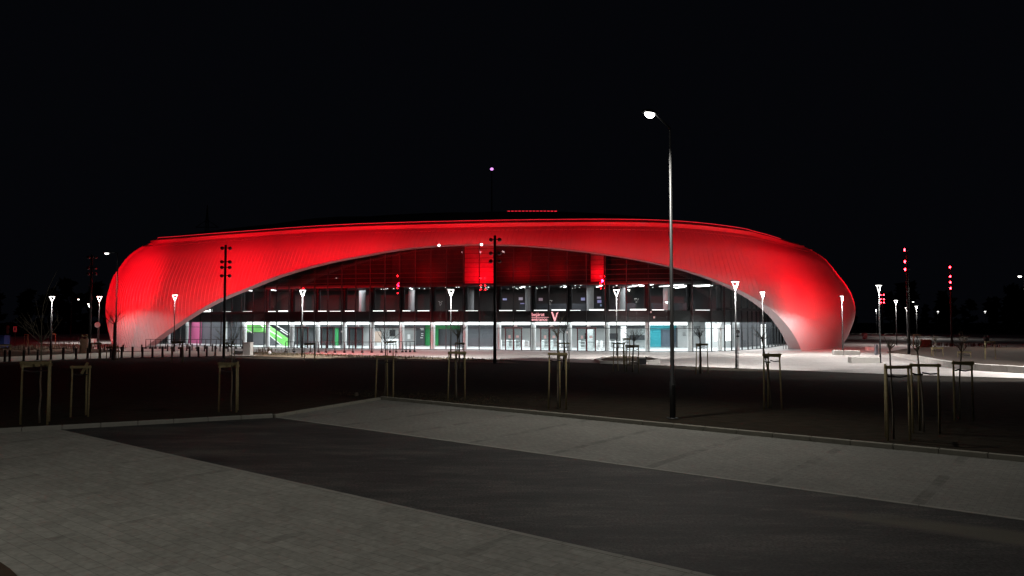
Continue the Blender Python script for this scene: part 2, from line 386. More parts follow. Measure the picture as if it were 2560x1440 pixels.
# ------------------------------------------------------------------ the arena
arena = thing('arena_building', 'long oval sports hall in ribbed metal skin lit red, with a glazed arched entrance', 'building', (0, 95, 0))
AO = Vector((0, 95, 0))
def bpart(mb, name, m, parent=None, smooth=False):
    o = mb.build(name, m, None, smooth)
    o.parent = parent or arena
    if parent is None: o.location = -AO
    return o
FPXS = [360, 420, 480, 560, 640, 740, 850, 960, 1075, 1215, 1300, 1400, 1510, 1600, 1660, 1720, 1790, 1820, 1850, 1880, 1905, 1930, 1955, 1975]
FYS = [110, 104, 98, 93.3, 90.6, 88.2, 86.3, 84.9, 83.7, 82.2, 81.2, 79.9, 78.5, 77.5, 77.1, 77.1, 78.0, 79.3, 81.3, 83.8, 86.6, 91, 97, 104]
def FY(px): return spl(FPXS, FYS, px)
def F(px, inset=0.0): return XY(px, FY(px) + inset)
MULL = [392, 409, 430, 451, 476, 500, 527, 552, 578, 602, 631, 660, 690, 721, 752, 785, 818, 853, 888, 924, 961, 998, 1037, 1076, 1115, 1157, 1198, 1239, 1284, 1327, 1372, 1418, 1466, 1514, 1567, 1622, 1677, 1732, 1779, 1812, 1829, 1855, 1870, 1881, 1892, 1901, 1911, 1921, 1930, 1938, 1945, 1952, 1960]
COLS = [422, 467, 562, 611, 669, 730, 794, 861, 931, 1005, 1082, 1163, 1247, 1334, 1424, 1518, 1619, 1725, 1799, 1843]
PXS = [360 + 10 * i for i in range(162)]
# --- shell plan
PLAN = [(-44.5, 90), (-33, 87), (-20, 83), (-4, 79.5), (10, 76.3), (20, 75.2), (27, 77), (31.7, 81), (37.6, 88), (42.2, 95), (44.7, 101), (46.3, 108), (47.0, 118), (46, 131), (41, 147), (30, 162), (12, 172), (-10, 175), (-33, 171), (-50, 159), (-59, 143), (-60.2, 124), (-57.2, 108), (-53.6, 99.5), (-49.6, 93.5)]
def catmull(P, n):
    out = []; N = len(P)
    for i in range(N):
        p0, p1, p2, p3 = (Vector(P[(i + k - 1) % N]) for k in range(4))
        for k in range(n):
            t = k / n
            out.append(0.5 * ((2 * p1) + (p2 - p0) * t + (2 * p0 - 5 * p1 + 4 * p2 - p3) * t * t + (3 * p1 - p0 - 3 * p2 + p3) * t ** 3))
    return out
dense = catmull(PLAN, 40)
cum = [0.0]
for i in range(len(dense)): cum.append(cum[-1] + (dense[(i + 1) % len(dense)] - dense[i]).length)
TOT = cum[-1]
def plan(sv):
    sv %= TOT
    lo, hi = 0, len(dense)
    while hi - lo > 1:
        m = (lo + hi) // 2
        if cum[m] <= sv: lo = m
        else: hi = m
    t = (sv - cum[lo]) / (cum[lo + 1] - cum[lo])
    p = dense[lo % len(dense)].lerp(dense[(lo + 1) % len(dense)], t)
    return p
def plan_n(sv):
    d = plan(sv + 1.5) - plan(sv - 1.5); d.normalize(); return Vector((d.y, -d.x))     # outward
PO = [(0, 0), (0.75, 2.2), (1.25, 4.6), (1.15, 6.8), (0.55, 9.0), (-0.45, 11.1), (-1.35, 12.9), (-2.45, 14.2), (-3.7, 15.2)]
PS = [i / 8 for i in range(9)]
def KO(n): return 1.42 - 0.42 * max(0.0, min(1.0, -n.y * 1.3))
def prof(s): return spl(PS, [p[0] for p in PO], s), spl(PS, [p[1] for p in PO], s)
RX = [330, 345, 380, 400, 480, 560, 640, 720, 820, 1000, 1240, 1460, 1600, 1680, 1800, 1900, 2000, 2040, 2060]
RY = [640, 628, 615, 610, 602, 595.5, 590, 584, 578, 571.5, 566.5, 564.5, 565, 568, 578.5, 595, 623, 640, 650]
NT = 200
zr = [None] * NT
for i in range(NT):
    sv = TOT * i / NT; p = plan(sv) - plan_n(sv) * 3.7 * KO(plan_n(sv))
    if plan_n(sv).y > 0.15: continue
    px, py = proj((p.x, p.y, 15.2))
    if 400 < px < 1990: zr[i] = AY(px, spl(RX, RY, px), p.y).z
known = [i for i in range(NT) if zr[i] is not None]
for i in range(NT):
    if zr[i] is None:
        a = max([k - NT for k in known if k > i] + [k for k in known if k < i]); b = min([k for k in known if k > i] + [k + NT for k in known if k < i])
        t = (i - a) / (b - a); t = t * t * (3 - 2 * t); zr[i] = zr[a % NT] * (1 - t) + zr[b % NT] * t
for _ in range(6): zr = [(zr[i - 1] + 2 * zr[i] + zr[(i + 1) % NT]) / 4 for i in range(NT)]
def ZR(sv):
    x = (sv % TOT) / TOT * NT; i = int(x) % NT; t = x - int(x); return zr[i] * (1 - t) + zr[(i + 1) % NT] * t
def shell(sv, s, out=0.0, nrm=None):
    o, z = prof(s); k = ZR(sv) / 15.2; n = nrm or plan_n(sv); p = plan(sv)
    o = o * (1 + 0.33 * n.x - .04) if o > 0 else o * KO(n)
    q = p + n * (o + out); return Vector((q.x, q.y, z * k))
AX = [352, 365, 390, 420, 480, 540, 620, 700, 800, 900, 1000, 1100, 1200, 1300, 1400, 1500, 1600, 1700, 1800, 1880, 1930, 1965, 1990, 2002, 2008]
AYY = [890, 869, 848, 826, 786, 752, 719, 688, 660, 640, 623, 614, 611, 613.5, 622, 634, 650, 672, 704, 742, 776, 812, 850, 878, 900]
def smin(sv):
    last = 0.0
    for k in range(0, 161):
        s = k / 160; px, py = proj(shell(sv, s))
        if px <= 352 or px >= 2008: return 0.0 if k == 0 else s
        if py <= spl(AX, AYY, px):
            if k == 0: return 0.0
            lo, hi = (k - 1) / 160, s
            for _ in range(12):
                m = (lo + hi) / 2; q = proj(shell(sv, m))
                if q[1] <= spl(AX, AYY, q[0]): hi = m
                else: lo = m
            return hi
    return 1.0
def in_front(sv): return plan_n(sv).y < 0.3
NS = 46
seams = int(TOT / 0.5); dsv = TOT / seams
mb = MB(); rb = MB(); arch = []; ridge = []
def col(sv, s0, out, nrm): return [shell(sv, s0 + (1 - s0) * k / NS, out, nrm) for k in range(NS + 1)]
i = 0; svs = []
while i < seams:
    if in_front(i * dsv): svs.append((i * dsv, dsv)); i += 1
    else: svs.append((i * dsv, dsv * 6)); i += 6
for sv, d in svs:
    sv2 = min(sv + d, TOT)
    fr = d < dsv * 2
    ok = fr and plan(sv).y < 100
    s0 = smin(sv) if ok else 0.0; s1 = smin(sv2) if ok else 0.0
    a = col(sv, s0, 0, plan_n(sv)); b = col(sv2, s1, 0, plan_n(sv2)); n = NS + 1
    mb.add(a + b, [(k, n + k, n + k + 1, k + 1) for k in range(NS)])
    ridge.append((sv, a[-1]))
    if ok: arch.append((sv, s0, a[0]))
    if fr:
        nn = plan_n(sv); e = plan(sv + 0.03) - plan(sv - 0.03); e = Vector((e.x, e.y, 0)).normalized()
        cols = []; rh = .05 - .044 * max(0, min(1, (nn.x - .2) / .3))
        for off, h in ((-0.035, -0.01), (-0.022, rh), (0.022, rh), (0.035, -0.01)):
            cols.append([p + e * off for p in col(sv, s0, h, nn)])
        vs = [q for c_ in cols for q in c_]; fs = []
        for c_ in range(3):
            for k in range(0, NS): fs.append((c_ * n + k, (c_ + 1) * n + k, (c_ + 1) * n + k + 1, c_ * n + k + 1))
        rb.add(vs, fs)
shell_o = bpart(mb, 'shell_cladding', M_SHELL, smooth=True)
bpart(rb, 'standing_seams', M_SHELL, shell_o, smooth=False)
# --- lining of the arch
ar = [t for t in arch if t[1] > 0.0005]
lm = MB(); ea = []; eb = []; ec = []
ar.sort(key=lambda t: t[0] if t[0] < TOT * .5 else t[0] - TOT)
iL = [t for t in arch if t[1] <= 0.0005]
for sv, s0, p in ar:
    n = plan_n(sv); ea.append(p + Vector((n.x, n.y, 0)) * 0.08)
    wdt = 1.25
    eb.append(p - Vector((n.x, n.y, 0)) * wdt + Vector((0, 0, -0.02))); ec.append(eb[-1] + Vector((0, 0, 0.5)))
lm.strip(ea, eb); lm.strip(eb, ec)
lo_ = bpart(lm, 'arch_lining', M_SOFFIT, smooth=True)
# --- lip, coping and roof
HS = []; lipm = MB(); cop = MB(); R0 = []; R1 = []; R2 = []; R3 = []
for sv, p in ridge + ridge[:1]:
    n = plan_n(sv); n3 = Vector((n.x, n.y, 0)); hs = max(0.0, min(1.0, (-n.y - .12) / .6)); hs = .02 + .98 * hs * hs * (3 - 2 * hs); HS.append(hs)
    R0.append(p + n3 * 0.02 - Vector((0, 0, 0.05))); R1.append(p + n3 * 0.02 + Vector((0, 0, 0.42 * hs))); R2.append(p - n3 * 0.7 + Vector((0, 0, 0.72 * hs))); R3.append(p - n3 * 0.7 + Vector((0, 0, 0.78 * hs)))
lipm.strip(R0, R1); bpart(lipm, 'roof_fascia', M_SHELL, smooth=True)
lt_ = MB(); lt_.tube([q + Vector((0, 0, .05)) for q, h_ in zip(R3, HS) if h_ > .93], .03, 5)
cop.strip(R1, R2); cop.strip(R2, R3); bpart(cop, 'roof_coping', M_ROOF)
snow = MB()
for i in range(0, len(svs), 1):
    sv, d = svs[i]
    if d < dsv * 2:
        q = shell(sv + d * .5, 0.93, 0.10, plan_n(sv))
        n = plan_n(sv); snow.box(q, (0.30, 0.05, 0.07), math.atan2(n.x, -n.y))
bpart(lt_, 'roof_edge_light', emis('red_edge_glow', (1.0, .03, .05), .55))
bpart(snow, 'snow_guard', M_SHELL)['kind'] = 'stuff'
fr_ = [max(0, min(1, -plan_n(t_[0]).y * 1.75)) if plan(t_[0]).x < 0 else 1 for t_ in ridge + ridge[:1]]
roof = MB(); cen = Vector((-7, 128)); rings = []
for k in range(0, 13):
    u = k / 12
    ring = []
    for q in R3:
        cf_ = 4.9 + 0.9 * (1 - fr_[len(ring)]); z = q.z - 0.05 + cf_ * (1 - (1 - u) ** 2.2) if k else q.z
        ring.append(Vector((q.x + (cen.x - q.x) * u * 0.97, q.y + (cen.y - q.y) * u * 0.97, z * (1 - u * u) + 19.4 * u * u)))
    rings.append(ring)
for k in range(12): roof.strip(rings[k], rings[k + 1])
roof_o = bpart(roof, 'roof', M_ROOF, smooth=True)
rs = MB()
for j in range(0, len(R3) - 1, 2):
    pts = [rings[k][j] + Vector((0, 0, 0.04)) for k in range(0, 8)]
    if pts[0].y < 125: rs.tube(pts, 0.045, 4, cap=False)
bpart(rs, 'roof_seams', M_ROOF, roof_o)
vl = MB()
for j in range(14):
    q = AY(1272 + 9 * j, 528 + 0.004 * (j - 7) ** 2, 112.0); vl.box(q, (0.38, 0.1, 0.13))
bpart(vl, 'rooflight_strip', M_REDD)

# --- glass wall, cut to follow the underside of the arch
def ZT(px): return max(.6, min(12.2, AY(px, spl(AX, AYY, px), FY(px)).z + 0.7)) if px > 365 else .6
def curve(pxs, inset, z): return [Vector((*F(p, inset), z)) for p in pxs]
gl = MB()
Z_TOP = 12.2
for a, b in zip(MULL[:-1], MULL[1:]):
    pa, pb = F(a), F(b)
    if 1157 <= a < 1239:                      # two panes turned so the middle mast's red lights reflect here
        c_ = (pa + pb) / 2; L_ = (pb - pa).length / 2; an_ = .058; pa = c_ - Vector((math.cos(an_), math.sin(an_))) * L_; pb = c_ * 2 - pa
    gl.add([(pa.x, pa.y, .02), (pb.x, pb.y, .02), (pb.x, pb.y, ZT(b)), (pa.x, pa.y, ZT(a))], [(0, 1, 2, 3)])
glass_o = bpart(gl, 'glass_wall', M_GLASS)
for p in MULL:
    q = F(p); a = F(p - 6); b = F(p + 6); an = math.atan2(b.y - a.y, b.x - a.x)
    wd = 0.075
    zt_ = ZT(p) - .05; o = MB().box((q.x, q.y, zt_ / 2), (wd, 0.14, zt_), an); bpart(o, 'mullion', M_MULL, glass_o)
M_RAIL = mat('thin_rail', (0.09, 0.09, 0.09), 0.4, 0.5); M_ATT2 = mat('dimmed_transom', (0.012, 0.012, 0.012), 0.5)  # upper transoms coloured darker so they look dimly lit
tz = [(0.03, .08), (2.44, .05), (6.78, .035)] + [(7.65 + .52 * k, .03) for k in range(8)]
for z, h in tz:
    tb = MB()
    for a, b in zip(MULL[:-1], MULL[1:]):
        if z < min(ZT(a), ZT(b)): tb.panel(F(a), F(b), z - h / 2, z + h / 2, 0.10)
    bpart(tb, 'transom', M_MULL if z < 7 else M_RAIL if z < 8.8 else M_ATT2, glass_o)
# --- floors, walls
IN = [p for p in PXS if 380 <= p <= 1950]
def slab(name, m, pxs, i0, i1, z0, z1):
    a = curve(pxs, i0, z0); b = curve(pxs, i0, z1); c = curve(pxs, i1, z1); d = curve(pxs, i1, z0)
    k = MB(); k.strip(a, b); k.strip(b, c); k.strip(c, d); k.strip(d, a); return bpart(k, name, m)
slab('lobby_floor', M_FLOOR, IN, 0.05, 30, -0.05, 0.03)
slab('upper_floor', M_SPAN, IN, 0.28, 22, 3.12, 4.33)
slab('ceiling', M_SLAB, IN, 0.28, 22, 7.18, 7.42)
slab('ceiling_trim', mat('grey_trim', (0.30, 0.30, 0.30), .5), IN, 0.12, 0.27, 7.08, 7.22)
# back walls, one part for each finish
def wall(name, m, p0, p1, inset, z0=0.03, z1=3.1, th=0.12, parent=None):
    k = MB(); n = max(1, int((p1 - p0) / 30))
    for j in range(n):
        a = p0 + (p1 - p0) * j / n; b = p0 + (p1 - p0) * (j + 1) / n
        zz = z1 if z1 < 3.2 else min(z1, min(ZT(a), ZT(b)) + .6 + inset * .05)
        if zz > z0 + .1: k.panel(F(a, inset), F(b, inset), z0, zz, th)
    return bpart(k, name, m, parent)
W_GREY = mat('mid_grey_wall', (0.095, 0.10, 0.112), 0.7, 0, 0.08, 1)
W_LIGHT = mat('light_grey_wall', (0.52, 0.53, 0.53), 0.7, 0, 0.08, 1)
W_PINK = mat('pink_wall', (0.66, 0.13, 0.30), 0.7, 0, 0.08, 1)
W_GREEN = mat('green_wall', (0.03, 0.30, 0.09), 0.7, 0, 0.08, 1)
W_LIME = mat('lime_stair_panel', (0.20, 0.62, 0.14), 0.6, 0, 0.06, 1)
W_CYAN = mat('turquoise_wall', (0.05, 0.42, 0.50), 0.7, 0, 0.08, 1)
W_DARK = mat('charcoal_wall', (0.06, 0.063, 0.07), 0.7, 0, 0.1, 1)
W_BLUE = mat('blue_grey_door', (0.17, 0.21, 0.27), 0.6, 0, 0.08, 1)
W_BROWN = mat('tan_panel', (0.36, 0.27, 0.22), 0.6, 0, 0.08, 1)
for (a, b, m, ins) in [(380, 470, W_GREY, 9), (470, 502, W_PINK, 8.6), (502, 606, W_GREY, 9), (606, 790, W_GREY, 12.5), (790, 838, W_DARK, 12), (838, 846, W_GREEN, 11), (846, 905, W_DARK, 12.5),
                       (905, 1040, W_LIGHT, 13), (1040, 1062, W_DARK, 12.4), (1062, 1082, W_GREEN, 12.8), (1082, 1096, W_GREEN, 13), (1096, 1150, W_GREY, 13.4), (1150, 1246, W_GREY, 11.5),
                       (1246, 1520, W_LIGHT, 14), (1520, 1622, W_LIGHT, 14.5), (1622, 1652, W_CYAN, 14.6), (1652, 1692, W_BLUE, 15), (1692, 1764, W_LIGHT, 14), (1764, 1850, W_LIGHT, 11), (1850, 1950, W_GREY, 9)]:
    wall('lobby_wall', m, a, b, ins, z1=3.1)
for (a, b, ins) in [(730, 905, 10.5), (931, 1062, 11.5), (1150, 1246, 11), (1250, 1620, 12.5)]:
    wall('dark_bulkhead', W_DARK, a, b, ins, 2.36, 3.1)
wall('portal_head', W_GREEN, 1082, 1150, 12.8, 2.2, 2.62)
wall('portal_head', W_CYAN, 1622, 1692, 14.4, 2.2, 3.1)
# side wall facing of the glazed ends and ribbed inner skin
wall('ribbed_inner_wall', W_DARK, 440, 610, 3.5, 3.12, 7.2)
# glowing cove above the lobby glass
k = MB()
cp_ = [p for p in PXS if 605 <= p <= 1730]
k.strip(curve(cp_, 3.6, 2.78), curve(cp_, 3.6, 3.10))
bpart(k, 'cove_light', M_LEDS)
# first floor sill lights, one per bay where lit
for a, b in zip(MULL[5:38], MULL[6:39]):
    r = random.random()
    if r < 0.12: continue
    w0 = a + (b - a) * 0.16; w1 = a + (b - a) * random.choice([0.92, 0.92, 0.92, 0.7])
    bpart(MB().panel(F(w0, 0.5), F(w1, 0.5), 4.345, 4.345 + random.choice([0.05, 0.08, 0.08, 0.14]), 0.05), 'sill_light', M_LEDS)
# upper floor back wall and things on it
wall('upper_back_wall', mat('brown_grey_wall', (0.09, 0.08, 0.075), 0.7, 0, 0.2, 0.8), 380, 1500, 10, 4.33, 7.2)
wall('upper_back_wall', mat('grey_upper_wall', (0.14, 0.145, 0.15), 0.7, 0, 0.2, 0.8), 1500, 1950, 12, 4.33, 7.2)
M_ATT = mat('shaded_attic_wall', (0.007, 0.007, 0.007), 0.7, 0, 0.1, 1)  # near-black colour stands for attic ends that the red light misses
wall('attic_wall', M_ATT, 380, 980, 3.0, 7.42, 12.4)
wall('attic_wall', M_UPWALL, 980, 1160, 3.0, 7.42, 12.4)
wall('attic_wall', M_UPWALL, 1240, 1520, 3.0, 7.42, 12.4)
wall('attic_wall', M_ATT, 1520, 1950, 3.0, 7.42, 12.4)
wall('attic_wall', mat('brightened_attic_wall', (0.4, 0.38, 0.38), .7), 1160, 1240, 4.6, 7.42, 12.4)  # paler colour makes this bay of the wall look brightly lit
wall('attic_wall', MATS['brightened_attic_wall'], 1478, 1510, 2.7, 7.42, 11)
for p_, i1_ in ((1160, 4.6), (1240, 4.6), (1474, 3.0), (1512, 3.0)):  # side panels added to bound the red-lit bays
    bpart(MB().panel(F(p_, .8), F(p_, i1_), 7.42, ZT(p_) - .1, 0.1), 'added_bay_side', M_UPWALL)
# columns
for p in COLS:
    q = F(p, 0.75); k = MB(); k.tube([(q.x, q.y, 0.03), (q.x, q.y, 3.12)], 0.26 if p > 560 else 0.2, 20, cap=False)
    o = bpart(k, 'column', M_COL, smooth=True)
    if 640 < p < 1830:
        k = MB(); k.tube([(q.x, q.y, 4.33), (q.x, q.y, 7.18)], 0.30, 16, cap=False); bpart(k, 'column', M_DARK, smooth=True)  # same columns unlit upstairs, their darkness put into the colour
for p in (905, 1028, 1176, 1322, 1476, 1668, 1555):
    q = F(p, 6.5); k = MB(); k.tube([(q.x, q.y, 4.33), (q.x, q.y, 7.18)], 0.42, 16, cap=False); bpart(k, 'column', W_LIGHT, smooth=True)
# ceiling light bars and downlights on the first floor
for (p, i0, i1, dp) in [(628, 2, 4, -10), (690, 2, 5, -14), (1030, 3, 6, -6), (1300, 2, 5, 12), (1410, 2, 5, 12), (1492, 2, 6, 14), (1570, 1.6, 7, 34), (1600, 1.2, 5, 34), (1650, 1.2, 6, 60), (1672, 4, 9, 50), (1690, 5, 10, 40), (1735, 1.2, 4, 45), (1742, 3, 6, 40)]:
    k = MB(); a = F(p, i1); b = F(p + dp, i0); k.panel(a, b, 7.06, 7.11, 0.09); bpart(k, 'ceiling_light_bar', M_LED)
k = MB()
for j in range(62):
    p = random.uniform(860, 1760); q = F(p, random.uniform(1.5, 9)); k.tube([(q.x, q.y, 7.15), (q.x, q.y, 7.10)], 0.07, 8)
bpart(k, 'downlights', M_LEDS)['kind'] = 'stuff'
# counters, screens upstairs
k = MB()
for a, b in ((1300, 1420), (1430, 1500), (1530, 1590), (1630, 1720)): k.panel(F(a, 7), F(b, 7), 4.33, 5.25, 0.5)
bpart(k, 'upper_counter', W_GREY)
for n_, (p, z, c) in enumerate([(1262, 5.9, (0.25, 0.3, 0.9)), (1302, 6.0, (0.55, 0.45, 0.6)), (1306, 5.3, (0.35, 0.3, 1.0)), (1352, 5.9, (0.45, 0.25, 0.35)), (1354, 5.15, (0.4, 0.25, 0.6)), (1458, 5.9, (0.25, 0.25, 0.8)), (1498, 6.0, (0.6, 0.45, 0.65)), (1499, 5.6, (0.4, 0.35, 1.0)), (1500, 5.1, (0.1, 0.3, 0.6))]):
    k = MB(); k.panel(F(p - 5, 9.5), F(p + 5, 9.5), z - .12 - (0.1 if n_ % 2 else 0), z + .12, 0.05)
    bpart(k, 'menu_screen', emis('screen_glow_%s' % 'abcdefghi'[n_], c, 0.35))
# stair with lime panels
st = MB(); hr = MB()
def sq(p, z, ins): q = F(p, ins); return Vector((q.x, q.y, z))
def slope(mb, p0, z0, p1, z1, h, ins, th=0.12):
    a, b = sq(p0, z0, ins), sq(p1, z1, ins); n = Vector((0.2, 1, 0)).normalized() * th; u = Vector((0, 0, h))
    mb.add([a, b, b + u, a + u, a + n, b + n, b + u + n, a + u + n], [(0, 1, 2, 3), (7, 6, 5, 4), (4, 5, 1, 0), (3, 2, 6, 7), (0, 3, 7, 4), (1, 5, 6, 2)])
slope(st, 655, 1.95, 722, -0.35, 1.25, 7.0); slope(st, 616, 1.75, 660, 1.75, 1.1, 7.4); slope(st, 616, 3.0, 655, 2.1, 0.5, 9.0)
bpart(st, 'stair_balustrade', W_LIME)
k = MB(); slope(k, 632, 0.03, 660, 0.03, 1.65, 7.2); slope(k, 674, 0.03, 690, 0.03, 0.9, 6.9); bpart(k, 'stair_understorey', W_GREY)
slope(hr, 640, 3.0, 704, 0.95, 0.09, 6.6); slope(hr, 674, 3.1, 726, 1.45, 0.09, 6.6); slope(hr, 615, 2.1, 632, 1.55, 0.09, 6.6); slope(hr, 672, 1.35, 702, 0.12, 0.09, 6.5); slope(hr, 700, 2.0, 722, 1.3, 0.08, 6.5)
bpart(hr, 'stair_handrail', M_WHITE)
# upper stair cavity walls: grid of the room contents
k = MB(); k.panel(F(944, 10), F(998, 10), 0.03, 0.95, 0.6); bpart(k, 'reception_counter', M_WHITE)
wall('tan_panel', W_BROWN, 937, 953, 9, 0.5, 1.9)
wall('wall_screen', M_DARK, 974, 988, 10.8, 1.25, 2.1)
wall('wall_notice', M_WHITE, 1019, 1026, 12.2, 0.9, 1.5)
k = MB()
for j, (p0, p1, z) in enumerate([(1050, 1059, 2.2), (1052, 1059, 2.05), (1053, 1058, 1.55), (1053, 1058, 1.3), (1051, 1057, 1.0)]):
    k.panel(F(p0, 12.2), F(p1, 12.2), z, z + 0.1, 0.03)
bpart(k, 'wall_lettering', M_WHITE)
k = MB()
for z in (2.5, 2.35, 1.75, 1.6, 1.45):
    for p0, p1 in ((1708, 1716), (1735, 1752)): k.panel(F(p0, 13.8), F(p1 - random.random() * 3, 13.8), z, z + 0.05, 0.03)
bpart(k, 'wall_lettering', W_GREY)
for (a, b) in ((1574, 1612), (1690, 1694)): wall('dark_opening', W_DARK, a, b, 13.6, 0.9 if a < 1600 else .03, 1.5 if a < 1600 else 2.4)
wall('door_panel', W_DARK, 1462, 1476, 13.6, 1.0, 1.7); wall('door_panel', W_DARK, 1522, 1545, 13.6, 1.0, 1.7)
wall('lit_pillar', M_WHITE, 1552, 1568, 6, 0.03, 2.6); wall('white_partition', M_WHITE, 1469, 1483, 3.0, 0.05, 2.3)
wall('lit_panel', M_LEDS, 1787, 1797, 8, 0.9, 2.75); wall('lit_panel', M_LEDS, 1815, 1826, 8, 0.9, 2.75); wall('lit_panel', M_LEDS, 1902, 1905, 7, 0.1, 2.8); wall('lit_panel', M_LEDS, 1911, 1914, 7, 0.1, 2.8)
# dark canopy slab and ribbed soffit at the glazed ends
k = MB(); cp2 = [1815, 1830, 1855, 1880, 1905, 1925, 1940]
k.strip(curve(cp2, -1.0, 4.35), curve(cp2, -1.0, 4.62)); k.strip(curve(cp2, -1.0, 4.35), curve(cp2, 0, 4.35)); bpart(k, 'end_canopy', M_SPAN)
k = MB(); cp3 = [480, 500, 520, 545, 580, 620, 660]
k.strip(curve(cp3, -0.8, 4.05), curve(cp3, -0.8, 4.38)); k.strip(curve(cp3, -.8, 4.05), curve(cp3, .3, 4.05)); bpart(k, 'end_canopy', M_SPAN)
for (p, ww) in ((512, 6), (522, 6)):
    wall('window_glow', M_LEDS, p, p + ww, 0.6, 4.42, 4.75 if p > 515 else 4.6)
# entrance doors
def door(pa, pb, paper, dark):
    a, b = F(pa, -0.12), F(pb, -0.12); d = (b - a); L = d.length; u = d.normalized(); an = math.atan2(u.y, u.x)
    n = Vector((u.y, -u.x)); m = (a + b) / 2; H = 2.4
    k = MB(); w_ = 0.11
    for p in (a, m, b): k.box((p.x, p.y, H / 2 + .02), (w_ if p != m else w_ * 1.5, 0.10, H), an)
    o = bpart(k, 'entrance_door', M_REDF if not dark else M_MULL)
    hd = MB().box((m.x + n.x * .05, m.y + n.y * .05, H + 0.06), (L + .25, 0.34, 0.14), an); bpart(hd, 'door_header', M_REDF, o)
    for s in (0, 1):
        p0 = a + u * (w_ / 2 + s * L / 2); p1 = p0 + u * (L / 2 - w_)
        g = MB().panel(p0, p1, 0.1, H - .02, 0.02); bpart(g, 'door_leaf_glass', M_DGLASS, o)
        q = (p0 + p1) / 2 + n * 0.05
        h = MB().box((q.x, q.y, 0.98), ((p1 - p0).length * .8, 0.04, 0.05), an); bpart(h, 'door_handle', M_POLE, o)
        if paper:
            h = MB().box((q.x, q.y, 1.5 + (0.02 if s else 0)), (0.30 if s else 0.24, 0.012, 0.24 if s else 0.34), an); bpart(h, 'door_notice', mat('pinkish_paper', (0.75, 0.6, 0.6), .8, 0, .1, 20), o)
    c = m + n * 0.12
    k = MB().box((c.x + u.x * .25, c.y + u.y * .25, H + .28), (0.34, 0.16, 0.14), an); bpart(k, 'door_sensor', M_WHITE, o)
for a, b, pp, dk in ((743, 769, 0, 0), (804, 833, 0, 0), (873, 906, 0, 0), (1264, 1304, 1, 0), (1352, 1396, 1, 0), (1444, 1489, 1, 0)): door(a, b, pp, dk)
# entrance lettering
def text(body, size, m, name, p, z, parent=None):
    cu = bpy.data.curves.new(name, 'FONT'); cu.body = body; cu.size = size; cu.extrude = 0.015; cu.offset = 0.0
    t = bpy.data.objects.new(name, cu); C.objects.link(t)
    bpy.context.view_layer.update()
    me = bpy.data.meshes.new_from_object(t.evaluated_get(bpy.context.evaluated_depsgraph_get()))
    C.objects.unlink(t); bpy.data.objects.remove(t)
    me.materials.clear(); me.materials.append(m)
    o = bpy.data.objects.new(name, me); C.objects.link(o)
    a, b = F(p - 6), F(p + 6); an = math.atan2(b.y - a.y, b.x - a.x); q = F(p, -0.18)
    o.rotation_euler = (PI / 2, 0, an); o.location = Vector((q.x, q.y, z)) - AO; o.parent = arena; return o
o = text('bejárat', 0.52, M_SIGN, 'entrance_sign', 1329, 3.76)
text('entrance', 0.50, M_SIGN, 'entrance_sign', 1329, 3.24)
k = MB(); k.panel(F(1329, -.18), F(1372, -.18), 3.60, 3.64, 0.03); bpart(k, 'sign_rule', M_SIGN)
k = MB()
def vq(px, z): q = F(px, -.18); return Vector((q.x, q.y, z))
for poly in ([(1378, 4.20), (1382, 4.20), (1388.5, 3.35), (1386, 3.18)], [(1386, 3.18), (1388.5, 3.20), (1394.5, 4.08), (1391, 4.02), (1387.5, 3.42)], [(1390, 4.03), (1396.5, 4.20), (1394.6, 4.04)]):
    k.add([vq(*p) for p in poly], [tuple(range(len(poly)))])
bpart(k, 'entrance_emblem', M_SIGN)
# small fittings on the arch edge and facade
for px, py in ((1098, 614), (1204, 612)):
    q = AY(px, py, 78.0 if px > 1150 else 79.0); k = MB().tube([q + Vector((0, -.25, 0)), q + Vector((0, .1, .05))], [0.13, 0.10], 10); bpart(k, 'arch_spotlight', M_LED)
for px, z in ((1628, 4.15), (1636, 3.6), (1240, 2.9), (1418, 2.0), (1512, 2.75), (854, 2.0)):
    q = F(px, -.15); k = MB().bbox((q.x, q.y, z), (0.16, 0.14, 0.2), 0, 0.03); bpart(k, 'facade_fitting', M_WHITE)
# turnstiles behind the doors
ti = 0
TS = [1255, 1272, 1290, 1312, 1362, 1384, 1404, 1453, 1497, 1508, 1528, 1545]
proto = None
for p in TS:
    q = F(p, 4.5); loc = (q.x, q.y, 0.03); lab = 'white turnstile gate behind the glass, %s from the left' % ORD[ti]; ti += 1
    if proto is None:
        proto = thing('turnstile', lab, 'turnstile', loc, -0.28, 'turnstiles in the lobby')
        MB().bbox((-.22, 0, .5), (.14, 1.0, 1.0), 0, .03).build('cabinet', M_WHITE, proto)
        k = MB()
        for z in (.25, .55, .9): k.tube([(-.15, -.3, z), (.5, -.3, z)], .025, 6)
        k.tube([(.5, -.3, 0), (.5, -.3, .93)], .03, 6); k.build('barrier_arm', M_WHITE, proto)
    else: dup(proto, loc, -0.28, lab, 'turnstiles in the lobby')

